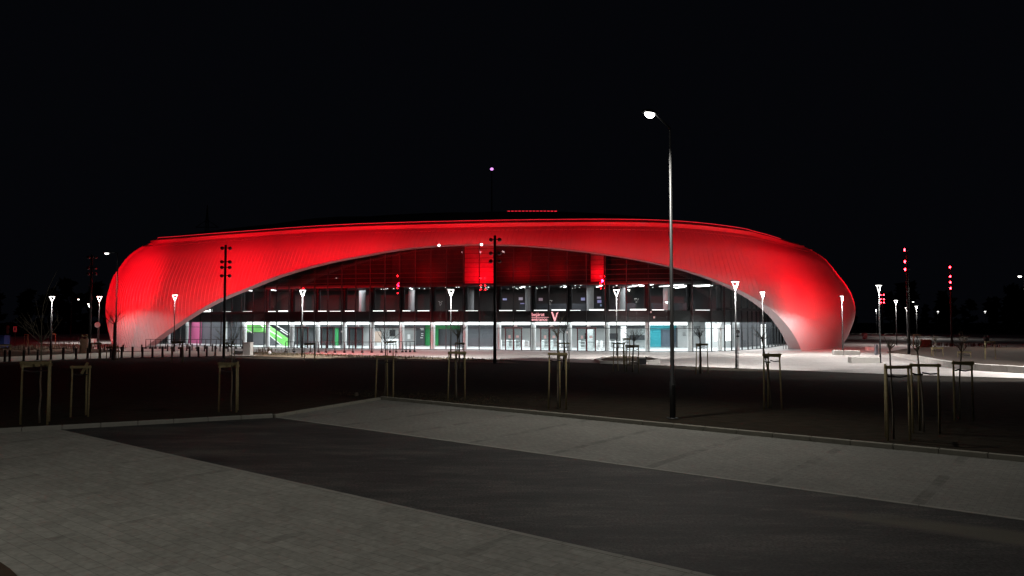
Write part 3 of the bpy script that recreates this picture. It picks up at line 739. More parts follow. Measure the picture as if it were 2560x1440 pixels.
# --- light inside the hall (the lit ceilings of the lobby)
for p0 in range(440, 1900, 90):
    pw = F(p0 + 40, 4.6); a, b = F(p0), F(p0 + 80)
    L = (b - a).length
    d = lamp('lobby_ceiling_light', 'AREA', (pw.x, pw.y, 3.05), 34 * L * INT_W * (0.5 if p0 < 600 or p0 > 1800 else 1.0), (0.93, 0.98, 1.0), shape='RECTANGLE', size=max(1.0, L * .8), size_y=8.6)
    d.rotation_euler = (0, 0, math.atan2(b.y - a.y, b.x - a.x)); d.parent = arena; d.location = Vector((pw.x, pw.y, 3.05)) - AO
for p0 in range(640, 1900, 180):
    pw = F(p0 + 60, 5.0)
    d = lamp('upper_ceiling_light', 'AREA', (0, 0, 0), (40 if p0 > 900 else 44) * INT_W, (0.95, 0.95, 1.0), shape='RECTANGLE', size=3, size_y=4)
    d.parent = arena; d.location = Vector((pw.x, pw.y, 7.0)) - AO
q = F(486, 6.0); d = lamp('pink_wall_light', 'AREA', (0, 0, 0), 30, (1, 0.3, 0.6), shape='RECTANGLE', size=2, size_y=1); d.parent = arena; d.location = Vector((q.x, q.y, 3.0)) - AO
q = F(1640, 12.5); d = lamp('turquoise_wall_light', 'AREA', (0, 0, 0), 60, (0.7, 0.97, 1.0), shape='RECTANGLE', size=2, size_y=1); d.parent = arena; d.location = Vector((q.x, q.y, 3.0)) - AO
q = F(660, 6); d = lamp('stair_light', 'AREA', (0, 0, 0), 150, (0.9, 1, 0.92), shape='RECTANGLE', size=4, size_y=2); d.parent = arena; d.location = Vector((q.x, q.y, 3.05)) - AO
d.rotation_euler = (-0.5, 0, 0)
for p, ins, pw_, z in ((1200, 2.6, 210, 8.2), (1494, 1.6, 50, 8.2), (1290, 1.3, 120, 8.6), (1060, 1.3, 60, 8.4), (1390, 1.3, 60, 8.6)):  # red lamps added inside to make the attic bays glow
    q = F(p, ins); d = lamp('added_attic_light', 'AREA', (0, 0, 0), pw_ * RED_POWER, RED, shape='RECTANGLE', size=2.4 if p < 1300 else 1.2, size_y=0.6)
    d.parent = arena; d.location = Vector((q.x, q.y, z)) - AO; d.rotation_euler = (PI / 2 + 0.5, 0, -0.26)

# ------------------------------------------------------------------ plaza lamps
V_UP = Vector((0, 0, 1))
def plaza_lamp(label, px, Y, h=6.0, rz=0.0, power=0, aim=None, ground=True, thick=1.0, cone=118):
    q = XY(px, Y); t = thing('plaza_lamp', label, 'lamp post', (q.x, q.y, 0.0), rz, 'plaza lamps with triangular heads')
    k = MB(); k.tube([(0, 0, 0), (0, 0, .9), (0, 0, h - .72)], [.075 * thick, .06 * thick, .045 * thick], 10); k.tube([(0, 0, 0), (0, 0, .04)], .16, 12)
    k.build('pole', M_GREYPOLE, t, True)
    k = MB()
    for s in (-1, 1): k.tube([(0, 0, h - .66), (s * .25, 0, h - .06)], [.026, .034], 6)
    k.build('light_tube', M_LAMPV, t)
    k = MB().bbox((0, 0, h), (.60, .26, .07), 0, .015); k.build('lamp_hood', M_GREYPOLE, t)
    k = MB().box((0, 0, h - .055), (.50, .2, .03)); k.build('lamp_lens', M_LAMP, t)
    if power:
        loc = Vector((q.x, q.y, h - .1)); d = bpy.data.lights.new('lamp_light', 'SPOT'); d.energy = power * LAMP_W; d.color = (1, .965, .93)
        d.spot_size = math.radians(cone); d.spot_blend = 0.25; d.shadow_soft_size = .15
        o = bpy.data.objects.new('lamp_light', d); C.objects.link(o)
        ax = Vector(aim or (0, .42, -1)); o.rotation_euler = ax.to_track_quat('-Z', 'Y').to_euler()
        o.parent = t; o.location = (0, 0, h - .1)
        if rz: o.rotation_euler = (Matrix.Rotation(-rz, 3, 'Z') @ ax).to_track_quat('-Z', 'Y').to_euler()
    return t
PLW = 2600
DN = (0, 0, -1)
plaza_lamp('lamp post with triangular head and reddish pole at the far left', 127, 80, 5.9, .3, PLW * .6, thick=1.7)
plaza_lamp('small distant lamp post just left of the red hall', 222, 108, 5.8, .2, PLW * 1.0)
plaza_lamp('lamp post behind the round white sign, left of the hall', 246, 83, 6.0, 0, PLW * .3, aim=DN, cone=160)
plaza_lamp('lamp post in front of the left end of the red shell', 435, 78, 6.0, 0.05, PLW * .3, aim=DN, cone=160)
plaza_lamp('red tinted lamp post in front of the steel railing', 755, 66, 6.0, 0, PLW * 2.7, aim=(0, .55, -1))
plaza_lamp('lamp post left of the tall dark floodlight mast', 1127, 64.5, 6.0, .04, PLW * 2.0, aim=(0, .55, -1))
plaza_lamp('lamp post rising behind the planter island', 1542, 65, 6.0, -.03, PLW * 2.0, aim=(0, .55, -1))
plaza_lamp('lamp post carrying a round traffic sign', 1840, 50.6, 5.95, .35, PLW * 1.6, aim=(.15, .6, -1), cone=118)
plaza_lamp('lamp post in front of the right end of the arch', 1908, 70, 6.0, .5, PLW * 1.6, aim=DN, cone=160)
plaza_lamp('lamp post in front of the right end of the shell', 2107, 70, 5.6, .9, PLW * 1.4, aim=DN, cone=160)
plaza_lamp('lamp post behind the forked sapling, beside the pale bench', 2200, 57, 6.0, .6, PLW * .9, aim=DN, cone=160)
plaza_lamp('lamp post beyond the right edge of the view', 2700, 42.5, 6.0, .2, PLW * 4.0, aim=(-.6, .7, -1), cone=112)
plaza_lamp('lamp post on the plaza behind the round planting bed tip', 2242, 98, 6.0, .4, PLW * .8, aim=DN, cone=160)
plaza_lamp('lamp post of the distant pair, shorter one', 2268, 150, 6.0, .2, PLW * .4)
plaza_lamp('lamp post of the distant pair, taller one', 2293, 136, 6.0, .2, PLW * .6, aim=DN, cone=160, thick=1.6)
plaza_lamp('faint distant lamp post left of the right floodlight mast', 2347, 205, 6.0, .2, 0)
plaza_lamp('faint distant lamp post right of the right floodlight mast', 2465, 205, 6.0, .2, 0)
plaza_lamp('distant lamp post right behind the pale bench', 2192, 190, 6.2, 1.2, PLW * .4)

# ------------------------------------------------------------------ tall street lamps
def street_lamp(label, x, y, h, arm, power=0, aimdir=(0, 0, -1), head=1.0, cone=130, col=(1, .96, .87), lens=None):
    t = thing('street_lamp', label, 'street lamp', (x, y, 0), 0, 'tall street lamps with one arm')
    ax, ay, az = arm; L = math.hypot(ax, ay); u = Vector((ax / L, ay / L, 0)); top = Vector((ax, ay, h + az))
    k = MB(); k.tube([(0, 0, 0), (0, 0, 1.2), (0, 0, 1.25), (0, 0, h)], [.098, .092, .075, .036], 12); k.box((0, 0, .01), (.34, .34, .02)); k.build('pole', M_POLE, t, True)
    k = MB().bbox((0.0, -.10, .95), (.09, .03, .34), 0, .01); k.build('service_hatch', M_GREYPOLE, t)
    k = MB(); k.tube([(0, 0, h - .03), Vector((0, 0, h)) + u * .04 + V_UP * .03, top - u * .22], [.038, .036, .026], 8); k.build('arm', M_GREYPOLE, t, True)
    an = math.atan2(u.y, u.x); hd = MB(); c = top
    # tapered head
    vs = []
    for dx, wd, z0, z1 in ((-.32, .06, -.03, .04), (-.12, .13, -.04, .07), (.14, .15, -.04, .07), (.30, .09, -.03, .03)):
        for yy, zz in ((-wd, z0), (wd, z0), (wd * .7, z1), (-wd * .7, z1)):
            vs.append((c.x + (dx * math.cos(an) - yy * math.sin(an)) * head, c.y + (dx * math.sin(an) + yy * math.cos(an)) * head, c.z + zz * head))
    fs = [(3, 2, 1, 0), (12, 13, 14, 15)]
    for i in range(3):
        for j in range(4): fs.append((i * 4 + j, i * 4 + (j + 1) % 4, i * 4 + 4 + (j + 1) % 4, i * 4 + 4 + j))
    hd.add(vs, fs); hd.build('lamp_head', M_GREYPOLE, t)
    k = MB(); pts = []
    for z_, r in ((-.035, 1.0), (-.10, .95), (-.17, .6)):
        pts.append([(c.x + (math.cos(a) * .2 * r * math.cos(an) - math.sin(a) * .125 * r * math.sin(an)) * head, c.y + (math.cos(a) * .2 * r * math.sin(an) + math.sin(a) * .125 * r * math.cos(an)) * head, c.z + z_ * head) for a in [2 * PI * i / 20 for i in range(20)]])
    vs = pts[0] + pts[1] + pts[2]; fs = [tuple(range(40, 60))]
    for r in (0, 20):
        for i in range(20): fs.append((r + i, r + (i + 1) % 20, r + 20 + (i + 1) % 20, r + 20 + i))
    k.add(vs, fs); k.build('lamp_lens', lens or M_LAMP, t)
    if power:
        d = bpy.data.lights.new('lamp_light', 'SPOT'); d.energy = power * LAMP_W; d.color = col; d.spot_size = math.radians(cone); d.spot_blend = .6; d.shadow_soft_size = .12
        o = bpy.data.objects.new('lamp_light', d); C.objects.link(o); o.parent = t; o.location = top - V_UP * .24 * head
        o.rotation_euler = Vector(aimdir).to_track_quat('-Z', 'Y').to_euler()
    return t
b0 = G(1682, 1046)
street_lamp('tall grey street lamp at the kerb, the big bright one in front', b0.x, b0.y, 9.65, (-.78, -.55, .40), 1900, (-.35, -.45, -1), 1.0, 150)
q = XY(289, 70); street_lamp('tall street lamp at the left end of the red hall', q.x, q.y, 9.65, (-1.05, 0, .05), 900, (-.5, -.2, -1), lens=emis('distant_lens', (1, 1, .95), 4), cone=120)
q = XY(176, 150); street_lamp('slim distant street lamp left of the hall, arm to the right', q.x, q.y, 7.6, (1.4, 0, .1), 0, lens=M_LAMP)
q = XY(2275, 160); street_lamp('faint distant street lamp between two lamp posts', q.x, q.y, 7.4, (.9, 0, .05), 0, lens=MATS['distant_lens'])
q = XY(2566, 79); street_lamp('street lamp cut by the right edge of the picture', q.x, q.y, 8.0, (-.55, -.1, .05), 2500, (-.5, -.5, -1), lens=M_LAMP)
street_lamp('tall street lamp standing beside the car park behind the viewer', -12.5, 2.5, 9.65, (.95, .4, .33), 2100, (.35, .35, -1), 1.0, 150)

# ------------------------------------------------------------------ red floodlight masts
def mast(label, px, Y, h, levels, face, sides=(-1, 1), lr=1.0):
    q = XY(px, Y); an = math.atan2(face[1] - q.y, face[0] - q.x)
    t = thing('floodlight_mast', label, 'floodlight mast', (q.x, q.y, 0), 0, 'dark masts carrying red floodlights')
    k = MB(); k.tube([(0, 0, 0), (0, 0, h)], [.13, .10], 10); k.box((0, 0, .015), (.6, .6, .03)); k.build('pole', M_DARK, t, True)
    u = Vector((math.cos(an), math.sin(an), 0)); s_ = Vector((-u.y, u.x, 0))
    for z in levels:
        for sd in sides:
            c = s_ * (.33 * sd) + u * .05 + V_UP * z
            k = MB(); k.tube([c - u * .16, c - u * .1, c + u * .12, c + u * .17], [.05, .13, .15, .16], 10); k.tube([c - u * .05, V_UP * z], .035, 6)
            hd = k.build('floodlight', M_DARK, t)
            k = MB(); k.tube([c + u * .165, c + u * .20, c + u * .25, c + u * .27], [.15 * lr, .145 * lr, .10 * lr, .02], 12); k.build('red_lens', M_REDL, hd)
    return t, q, u
TGT = (-5, 100)
m1 = mast('dark floodlight mast in front of the left half of the shell', 560, 65.8, 10.0, (9.72, 8.5, 8.0, 7.25), (-30, 100))
m2 = mast('dark floodlight mast in front of the entrance, tallest in the middle', 1237, 56.4, 9.75, (9.45, 8.4, 7.8), (2, 90))
m3 = mast('floodlight mast with red lights beside the round planting bed', 2272, 66, 9.75, (9.55, 8.5, 7.8), (0, 74), (1,), .8)
m4 = mast('floodlight mast with red lights, rightmost of all', 2380, 88, 9.9, (9.6, 8.5, 7.8, 7.1), (30, 86), (1,), .8)
m5 = mast('dim floodlight mast left of the hall, nearly lost in the dark', 224, 75, 10.0, (9.7, 8.6, 8.0), (-50, 100))
m6 = mast('far floodlight mast glowing red behind the bench lamp post', 2208, 175, 9.9, (9.4, 8.4, 7.6), (50, 60))
def flood(m, z, aim, power, size=60, sx=1.0, blend=.5):
    t, q, u = m; loc = Vector((q.x, q.y, z)) + u * .4
    d = bpy.data.lights.new('red_flood_light', 'SPOT'); d.energy = power * RED_POWER; d.color = RED; d.spot_size = math.radians(size); d.spot_blend = blend; d.shadow_soft_size = .15
    o = bpy.data.objects.new('red_flood_light', d); C.objects.link(o)
    o.rotation_euler = (Vector(aim) - loc).to_track_quat('-Z', 'Y').to_euler(); o.scale = (sx, 1, 1)
    o.parent = t; o.location = loc - t.location
FL = 27000
flood(m1, 7.6, (-42, 92, 9.0), FL * 1.3, 57, 1, 1)
flood(m1, 8.3, (-24, 85, 11.5), FL * 0.85, 52, 1.5, 1)
flood(m1, 8.6, (-8, 81, 14.0), FL * 0.62, 40, 1.6, 1)
flood(m1, 7.2, (-13, 75.5, 0), FL * 0.75, 44, 1.7, 1)
flood(m5, 7.9, (-52, 97, 9.0), FL * 0.9, 62, 1, 1)
flood(m2, 8.4, (-12, 81, 14.5), FL * 0.42, 40, 1.6, 1)
flood(m2, 8.4, (2, 79, 14.5), FL * 0.55, 40, 1.6, 1)
flood(m2, 8.8, (23, 77, 11.2), FL * 0.85, 48, 1.5, 1)
flood(m3, 7.9, (32.5, 84, 7.0), FL * 0.60, 84, 1, 1)
flood(m3, 8.8, (19, 76, 12.5), FL * 0.40, 60, 1, 1)
flood(m4, 8.2, (44, 100, 8.5), FL * 0.95, 54, 1, 1)

# ------------------------------------------------------------------ bare saplings and their stakes
def sapling(label, x, y, fork, height, spread, seed, lean=(0, 0), r0=.035, n=7, twigs=3, group='bare saplings'):
    rnd = random.Random(seed)
    t = thing('bare_sapling', label, 'tree', (x, y, 0), 0, group)
    k = MB(); pts = []; rr = []
    for i in range(7):
        f = i / 6; pts.append(Vector((lean[0] * f * f + rnd.uniform(-.015, .015), lean[1] * f + rnd.uniform(-.015, .015), fork * f))); rr.append(r0 * (1 - .3 * f))
    k.tube(pts, rr, 8); k.build('trunk', M_BARK, t, True)
    k = MB(); top = pts[-1]
    def branch(p, d, L, r, lev):
        q = [p]; dd = Vector(d)
        for i in range(4):
            dd = (dd + Vector((rnd.uniform(-.18, .18), rnd.uniform(-.18, .18), rnd.uniform(-.02, .16)))).normalized(); q.append(q[-1] + dd * L / 4)
        k.tube(q, [r, r * .8, r * .62, r * .45, r * .25], 5)
        if lev > 0:
            for _ in range(twigs):
                i = rnd.randint(1, 3); a = rnd.uniform(0, 2 * PI); d2 = (dd + Vector((math.cos(a), math.sin(a), .2)) * .75).normalized()
                branch(q[i], d2, L * rnd.uniform(.4, .6), r * .5, lev - 1)
    for i in range(n):
        a = 2 * PI * i / n + rnd.uniform(-.4, .4); el = rnd.uniform(.5, 1.25) if i else 1.5
        d = Vector((math.cos(a) * math.cos(el), math.sin(a) * math.cos(el), math.sin(el)))
        L = min((height - fork) / max(.35, math.sin(el)), spread * 1.15 / max(.2, math.cos(el)))
        branch(top - V_UP * rnd.uniform(0, .25) * min(1, fork * .3), d, L * rnd.uniform(.75, 1.0), min(.024, r0 * .5), 1)
    k.build('branches', M_BARK, t, True)
    return t
def stakes(label, x, y, h, wd, rz, seed, strapz=.28, lean=.03, rail=True):
    rnd = random.Random(seed); t = thing('tree_stakes', label, 'tree stakes', (x, y, 0), rz, 'wooden stakes around saplings')
    ps = [(-wd / 2, -wd * .29), (wd / 2, -wd * .29), (0.02, wd * .58)]; tops = []
    for (a, b) in ps:
        a2, b2 = a * (1 - lean * 2) + rnd.uniform(-lean, lean), b * (1 - lean * 2) + rnd.uniform(-lean, lean); tops.append(Vector((a2, b2, h)))
        MB().tube([(a, b, -.1), ((a + a2) / 2, (b + b2) / 2, h / 2), (a2, b2, h)], [.032, .031, .029], 8).build('post', M_WOOD, t, True)
    for i, j in ((0, 1), (1, 2), (2, 0)):
        if i and rnd.random() < .25: continue
        a, b = tops[i], tops[j]; d = (b - a).normalized(); zz = .0 if i == 0 else -.05 * i
        m = (a + b) / 2; an = math.atan2(d.y, d.x)
        MB().bbox((m.x, m.y - (.04 if i == 0 else 0), h - .05 + zz), ((b - a).length + .12, .035, .085), an, .01).build('crossbar', M_WOOD, t)
    k = MB()
    for i in range(2):
        a = tops[i] - V_UP * strapz; b = Vector((0, .02, h - strapz - .03 + rnd.uniform(-.03, .05)))
        k.tube([a, (a + b) / 2 - V_UP * .03, b], .022, 6)
    k.build('tie_strap', M_STRAP, t)
    return t
# (px of middle, base py, top py, width px, sapling (fork py, top py, spread m, lean m) or None, words)
SETS = [
    (97, 1058, 902, 66, (850, 660, .8, (0, 0)), 'at the far left of the lawn'),
    (203, 1040, 913, 40, None, 'second from the left, with a loose strip hanging'),
    (577, 1028, 905, 48, (858, 770, .55, (0, 0)), 'in the lawn before the left floodlight mast'),
    (963, 998, 888, 44, (853, 800, .65, (0, 0)), 'at the corner of the paved bays'),
    (1140, 1000, 878, 42, (838, 780, .5, (.05, 0)), 'just left of the tall dark mast'),
    (1395, 1022, 881, 44, (832, 780, .5, (0, 0)), 'below the entrance lettering'),
    (1928, 1022, 883, 44, (842, 780, .35, (-.32, 0)), 'below the right end of the arch'),
    (2236, 1098, 912, 60, (866, 838, .3, (-.05, 0)), 'near the right, tallest in the picture'),
    (2310, 1080, 908, 60, (868, 835, .5, (-.12, 0)), 'right of the tallest ones'),
    (2402, 1050, 902, 46, (870, 840, .35, (.1, 0)), 'rightmost of the near row'),
    (1148, 922, 856, 22, (830, 800, .5, (0, 0)), 'small, behind the ones left of the dark mast'),
    (1410, 924, 856, 27, (830, 790, .6, (0, 0)), 'small, behind the ones below the entrance lettering'),
    (1546, 928, 857, 27, None, 'small, left on the near side of the planter island'),
    (1565, 912, 845, 16, None, 'smallest, in the planter island'),
    (1582, 930, 862, 30, (852, 818, .75, (.1, 0)), 'small, beside the dark bench at the planter island'),
    (1753, 934, 858, 30, (838, 812, .3, (-.05, 0)), 'small, right of the big street lamp'),
    (242, 897, 856, 24, None, 'small, left of the hall by the round sign'),
    (284, 900, 866, 28, (806, 770, .9, (0, 0)), 'small, at the left base of the red shell'),
    (447, 906, 853, 30, None, 'small, among the bollards before the arch foot'),
    (575, 899, 858, 24, None, 'small, under the left floodlight mast'),
    (778, 902, 857, 28, None, 'small, in front of the steel railing, left part'),
    (980, 904, 852, 22, None, 'small, in front of the steel railing, right end'),
    (2340, 900, 868, 30, (852, 838, .5, (0, 0)), 'on the round bed, left pair'),
    (2408, 903, 878, 34, (856, 836, .5, (.2, 0)), 'on the round bed, beside the rightmost mast'),
    (2472, 908, 853, 26, None, 'pale, on the dark bed at the right'),
    (16, 889, 860, 30, None, 'at the left edge beside the blue container'),
    (66, 868, 835, 9, None, 'pale tiny ones far left'),
    (134, 868, 833, 11, None, 'tiny ones beside the reddish lamp post'),
    (212, 880, 836, 13, None, 'around the brown tree guard at left'),
    (2402, 850, 829, 8, None, 'tiny bright ones far right'),
    (2290, 876, 836, 17, None, 'bright topped, before the distant lamp pair'),
]
i = 0
for (px, by, ty, wp, sap, words) in SETS:
    q = G(px, by); h = AY(px, ty, q.y).z; wd = wp / FPX * q.y / 1.0
    stakes(('three wooden tree stakes ' + words), q.x, q.y, h, max(.45, min(.95, wd)), (.0 if i % 3 == 0 else (.15 if i % 3 == 1 else -.2)), 100 + i)
    if sap:
        fz = AY(px, sap[0], q.y).z; tz_ = AY(px, sap[1], q.y).z
        sapling('bare young tree tied to stakes ' + words, q.x, q.y + .03, fz, max(tz_, fz + .3), sap[2] * (1 if q.y < 40 else 1.4), 40 + i, sap[3], .03 if q.y < 40 else .06 if px != 284 else .14, n=7 if q.y < 40 else 8)
    i += 1
# a strip of bark hanging in the second stakes
q = G(213, 1040); tag(MB().bbox((0, 0, 0), (.09, .02, .42), 0, .005).build('bark_strip', M_WOOD, None, origin=(0, 0, 0)), 'loose strip of wood hanging askew between the stakes at left', 'strip')
o = bpy.data.objects['bark_strip']; o.location = (q.x, q.y - .1, 1.62); o.rotation_euler = (0, .45, .2)
# brown reed guards around bigger trunks
for px, by, ty, wp, lab in ((209, 884, 846, 16, 'brown reed tree guard at the left behind the bollards'), (2316, 872, 848, 22, 'brown reed tree guard on the right plaza')):
    q = G(px, by); h = AY(px, ty, q.y).z; r = wp / 2 / FPX * q.y
    k = MB()
    for j in range(26):
        a = 2 * PI * j / 26; k.tube([(r * math.cos(a), r * math.sin(a), 0), (r * math.cos(a), r * math.sin(a), h - random.random() * .12)], r * .11, 5)
    o = k.build('tree_guard', mat('reed_brown', (.16, .09, .06), .9, 0, .4, 9), None); o.location = (q.x, q.y, 0); tag(o, lab, 'tree guard')

# ------------------------------------------------------------------ bollards
front = [(12, 905), (24, 905), (59, 903), (94, 901), (127, 899.5), (158, 899), (190, 898), (219, 897), (249, 896), (277, 895), (304, 895), (331, 894.5), (356, 894), (381, 894), (406, 893.5), (430, 893), (452, 892.5), (474, 892.5), (496, 892), (517, 891), (538, 890)]
back = [(72, 888), (185, 883), (261, 880.5), (308, 880), (354, 879), (419, 878.5), (436, 878.3), (455, 878), (467, 877), (480, 876), (492, 878.5), (511, 879), (531, 879), (550, 879), (570, 879.5)]
pb = None
for row, words, hgt in ((front, 'front row along the pale path', 1.0), (back, 'back row beyond the pale path', .8)):
    for j, (px, by) in enumerate(row):
        q = G(px, by); lab = 'dark timber bollard, %s from the left in the %s' % (ORD[j], words); gp = 'timber bollards, ' + words
        if pb is None:
            pb = thing('bollard', lab, 'bollard', (q.x, q.y, 0), .1, gp)
            MB().bbox((0, 0, .47), (.15, .15, .94), 0, .025).build('post', M_BOLL, pb)
            MB().box((0, 0, .02), (.24, .24, .04)).build('base_plate', M_DARK, pb)
        else:
            o = dup(pb, (q.x, q.y, 0), random.uniform(-.2, .2), lab, gp, hgt * random.uniform(.95, 1.05))
# ------------------------------------------------------------------ steel railings
def railing(label, pts, h=1.1):
    t = thing('railing', label, 'railing', (pts[0].x, pts[0].y, 0)); o0 = Vector((pts[0].x, pts[0].y, 0))
    L = [Vector((p.x, p.y, 0)) - o0 for p in pts]
    MB().tube([p + V_UP * h for p in L], .03, 6).build('top_rail', M_DARK, t)
    MB().tube([p + V_UP * .3 for p in L], .02, 6).build('lower_rail', M_DARK, t)
    for p in L:
        k = MB(); k.tube([p, p + Vector((.0, .02, h * .75)), p + V_UP * h], [.05, .045, .025], 6); k.bbox(p + Vector((.02, -.06, .1)), (.22, .28, .22), 0, .03); k.build('post', M_DARK, t)
RA = [714, 735, 756, 776, 796, 815, 837, 861, 882, 905, 929, 954, 975, 990, 1006, 1015, 1025, 1036]
railing('long dark steel railing on the plaza before the glass front', [G(p, 881.5 + .9 * math.sin((p - 714) / 322 * PI) + (0 if p < 990 else -(p - 990) * .03)) for p in RA])
RB = [364, 376, 389, 400, 414, 430, 448, 470, 492, 514, 540, 566, 590, 606]
railing('dark steel railing before the left foot of the arch', [G(p, 872.5 - .6 * abs(p - 480) / 120) for p in RB])
# ------------------------------------------------------------------ street furniture
def bench(label, px, by, lw, d, h, rz=0.0, m=M_CONC):
    q = G(px, by); t = MB().bbox((0, 0, h / 2), (lw, d, h), 0, .03).build('concrete_bench', m, None); t.location = (q.x, q.y + d / 2, .012); t.rotation_euler = (0, 0, rz); tag(t, label, 'bench', 'concrete block benches'); return t
bench('long pale concrete bench block, nearest on the plaza', 2165, 908, 2.15, .7, .44, -.06)
bench('pinkish concrete bench block, shorter of the adjoining pair', 2098, 888, .85, .6, .45, -.05)
bench('pinkish concrete bench block, longer of the adjoining pair', 2132, 888.3, 1.45, .6, .45, -.05)
bench('small concrete bench block behind the dark pillar', 2178, 877, .8, .6, .42)
bench('white concrete block beside the brown tree guard at left', 226, 872, .75, .6, 1.15)
q = G(2191, 888); o = MB().bbox((0, 0, .5), (.26, .26, 1.0), 0, .02).build('litter_bin', mat('bin_grey', (.10, .095, .11), .6, 0, .1, 4), None); o.location = (q.x, q.y, .01); tag(o, 'slim dark grey litter bin beside the benches', 'litter bin')
q = G(2162, 848); o = MB().bbox((0, 0, .55), (.7, .5, 1.1), 0, .03).build('utility_box', M_WHITE, None); o.location = (q.x, q.y, 0); tag(o, 'small white utility box far back right of the hall', 'utility box')
q = G(2466, 853); o = MB().bbox((0, 0, .5), (.6, .4, 1.0), 0, .03).build('utility_box', M_CONC, None); o.location = (q.x, q.y, 0); tag(o, 'small pale utility box under a distant lamp at right', 'utility box')
q = G(620, 889); t = thing('utility_cabinet', 'grey electrical cabinet on a concrete slab left of the stairs', 'utility box', (q.x, q.y, 0), -.25)
MB().bbox((0, 0, .62), (.8, .45, 1.14), 0, .02).build('cabinet_body', M_CONC, t); MB().bbox((0, -.235, .62), (.7, .02, 1.0), 0, .005).build('cabinet_door', mat('cabinet_grey', (.4, .4, .38), .6), t)
MB().bbox((0, 0, 1.22), (.88, .52, .06), 0, .02).build('cabinet_lid', M_CONC, t); MB().bbox((-.2, -.25, .03), (2.6, .9, .05), 0, .02).build('base_slab', M_CONC, t)
q = G(674, 887); k = MB()
for a in range(7):
    th0, th1 = PI * a / 7, PI * (a + 1) / 7
    k.strip([(.16 * math.sin(th0) * math.cos(2 * PI * j / 14), .16 * math.sin(th0) * math.sin(2 * PI * j / 14), .16 - .16 * math.cos(th0)) for j in range(15)], [(.16 * math.sin(th1) * math.cos(2 * PI * j / 14), .16 * math.sin(th1) * math.sin(2 * PI * j / 14), .16 - .16 * math.cos(th1)) for j in range(15)])
o = k.build('white_ball', M_WHITE, None, True); o.location = (q.x, q.y, .03); tag(o, 'white round ball lying in the rough verge', 'ball')
# planter island with dark bench box
isl = [(1486, 903), (1520, 895.5), (1570, 894), (1612, 897), (1640, 900.5), (1650, 905), (1616, 911), (1500, 909.5)]
pts = [G(*p).xy for p in isl]; c = sum(pts, Vector((0, 0))) / len(pts)
t = thing('planter_island', 'low pointed planter island with pale kerb in front of the entrance', 'planter', (c.x, c.y, 0))
k = MB(); inn = [c + (p - c) * .88 for p in pts]; n = len(pts); h = .2
vs = [(p.x - c.x, p.y - c.y, .01) for p in pts] + [(p.x - c.x, p.y - c.y, h) for p in pts] + [(p.x - c.x, p.y - c.y, h) for p in inn] + [(p.x - c.x, p.y - c.y, h - .08) for p in inn]
fs = [(r * n + i, r * n + (i + 1) % n, (r + 1) * n + (i + 1) % n, (r + 1) * n + i) for r in range(3) for i in range(n)]
k.add(vs, fs); k.build('kerb', M_CONC, t)
MB().sheet([(p.x - c.x, p.y - c.y) for p in inn], h - .06).build('soil', M_BED, t)
q = G(1606, 911.5); t = thing('planter_bench', 'dark box bench with pale top at the planter island', 'bench', (q.x, q.y + .2, 0), -.1)
MB().bbox((0, 0, .24), (.62, .5, .46), 0, .02).build('bench_body', M_DARK, t); MB().bbox((0, 0, .50), (.56, .46, .05), 0, .015).build('bench_top', M_CONC, t)
MB().box((.3, 0, .52), (.06, .5, .12)).build('bench_end', M_DARK, t); MB().box((-.3, 0, .52), (.06, .5, .12)).build('bench_end', M_DARK, t)
bench('flat pale concrete slab at the right tip of the planter island', 1634, 910.5, .95, .9, .26)
# bike stands by the right foot
for j, px in enumerate((1962, 1968, 1974)):
    q = G(px, 873); k = MB(); k.tube([(-.3, 0, 0), (-.3, 0, .75), (-.15, 0, .92), (.15, 0, .92), (.3, 0, .75), (.3, 0, 0)], .03, 6)
    o = k.build('bicycle_stand', M_POLE, None); o.location = (q.x, q.y, .01); o.rotation_euler = (0, 0, .7); tag(o, 'steel hoop bicycle stand by the right arch foot, %s of three from the left' % ORD[j], 'bicycle stand', 'bicycle stands by the arch')
# seat wall round the bed on the right
WB = [(2222, 886), (2240, 891), (2270, 899), (2300, 906), (2330, 912.5), (2360, 918), (2400, 923.5), (2440, 927), (2480, 929.5), (2520, 932), (2562, 934.5), (2620, 938), (2700, 943)]
wp_ = [G(*p) for p in WB]; wl = MB(); jn = MB()
dn = []
for a, b in zip(wp_[:-1], wp_[1:]):
    n_ = max(1, round((b - a).length / 1.1))
    for i in range(n_): dn.append(a.lerp(b, i / n_))
dn.append(wp_[-1]); N = len(dn)
for i in range(N - 1):
    a, b = dn[i], dn[i + 1]; h = .12 + .32 * min(1, max(0, i / (N * .4))); d = (b - a).normalized(); m = (a + b) / 2
    wl.bbox((m.x - d.y * .2, m.y + d.x * .2, h / 2), ((b - a).length - .015, .42, h), math.atan2(d.y, d.x), .015)
o = wl.build('seat_wall', M_CONC, None); tag(o, 'curved low wall of pale concrete blocks round the right bed', 'low wall')
bedp = [Vector((p.x + .3, p.y + .5)) for p in dn]
ub = [(2760, 880), (2560, 874), (2480, 870), (2400, 869), (2330, 871), (2280, 873.5), (2240, 876), (2216, 880)]
allp = bedp + [G(*p).xy for p in ub]; c = Vector((allp[len(allp) // 3].x + 6, 58))
k = MB(); n = len(allp)
inner = [p.lerp(c, .12) for p in allp]
k.add([(p.x, p.y, .10 if i < len(bedp) else .02) for i, p in enumerate(allp)] + [(p.x, p.y, .30) for p in inner], [(i, (i + 1) % n, n + (i + 1) % n, n + i) for i in range(n)] + [tuple(range(n, 2 * n))])
struct(k.build('planting_bed_soil', mat('right_bed_soil', (.06, .04, .028), .95, 0, .5, 3, bump=.8), None))
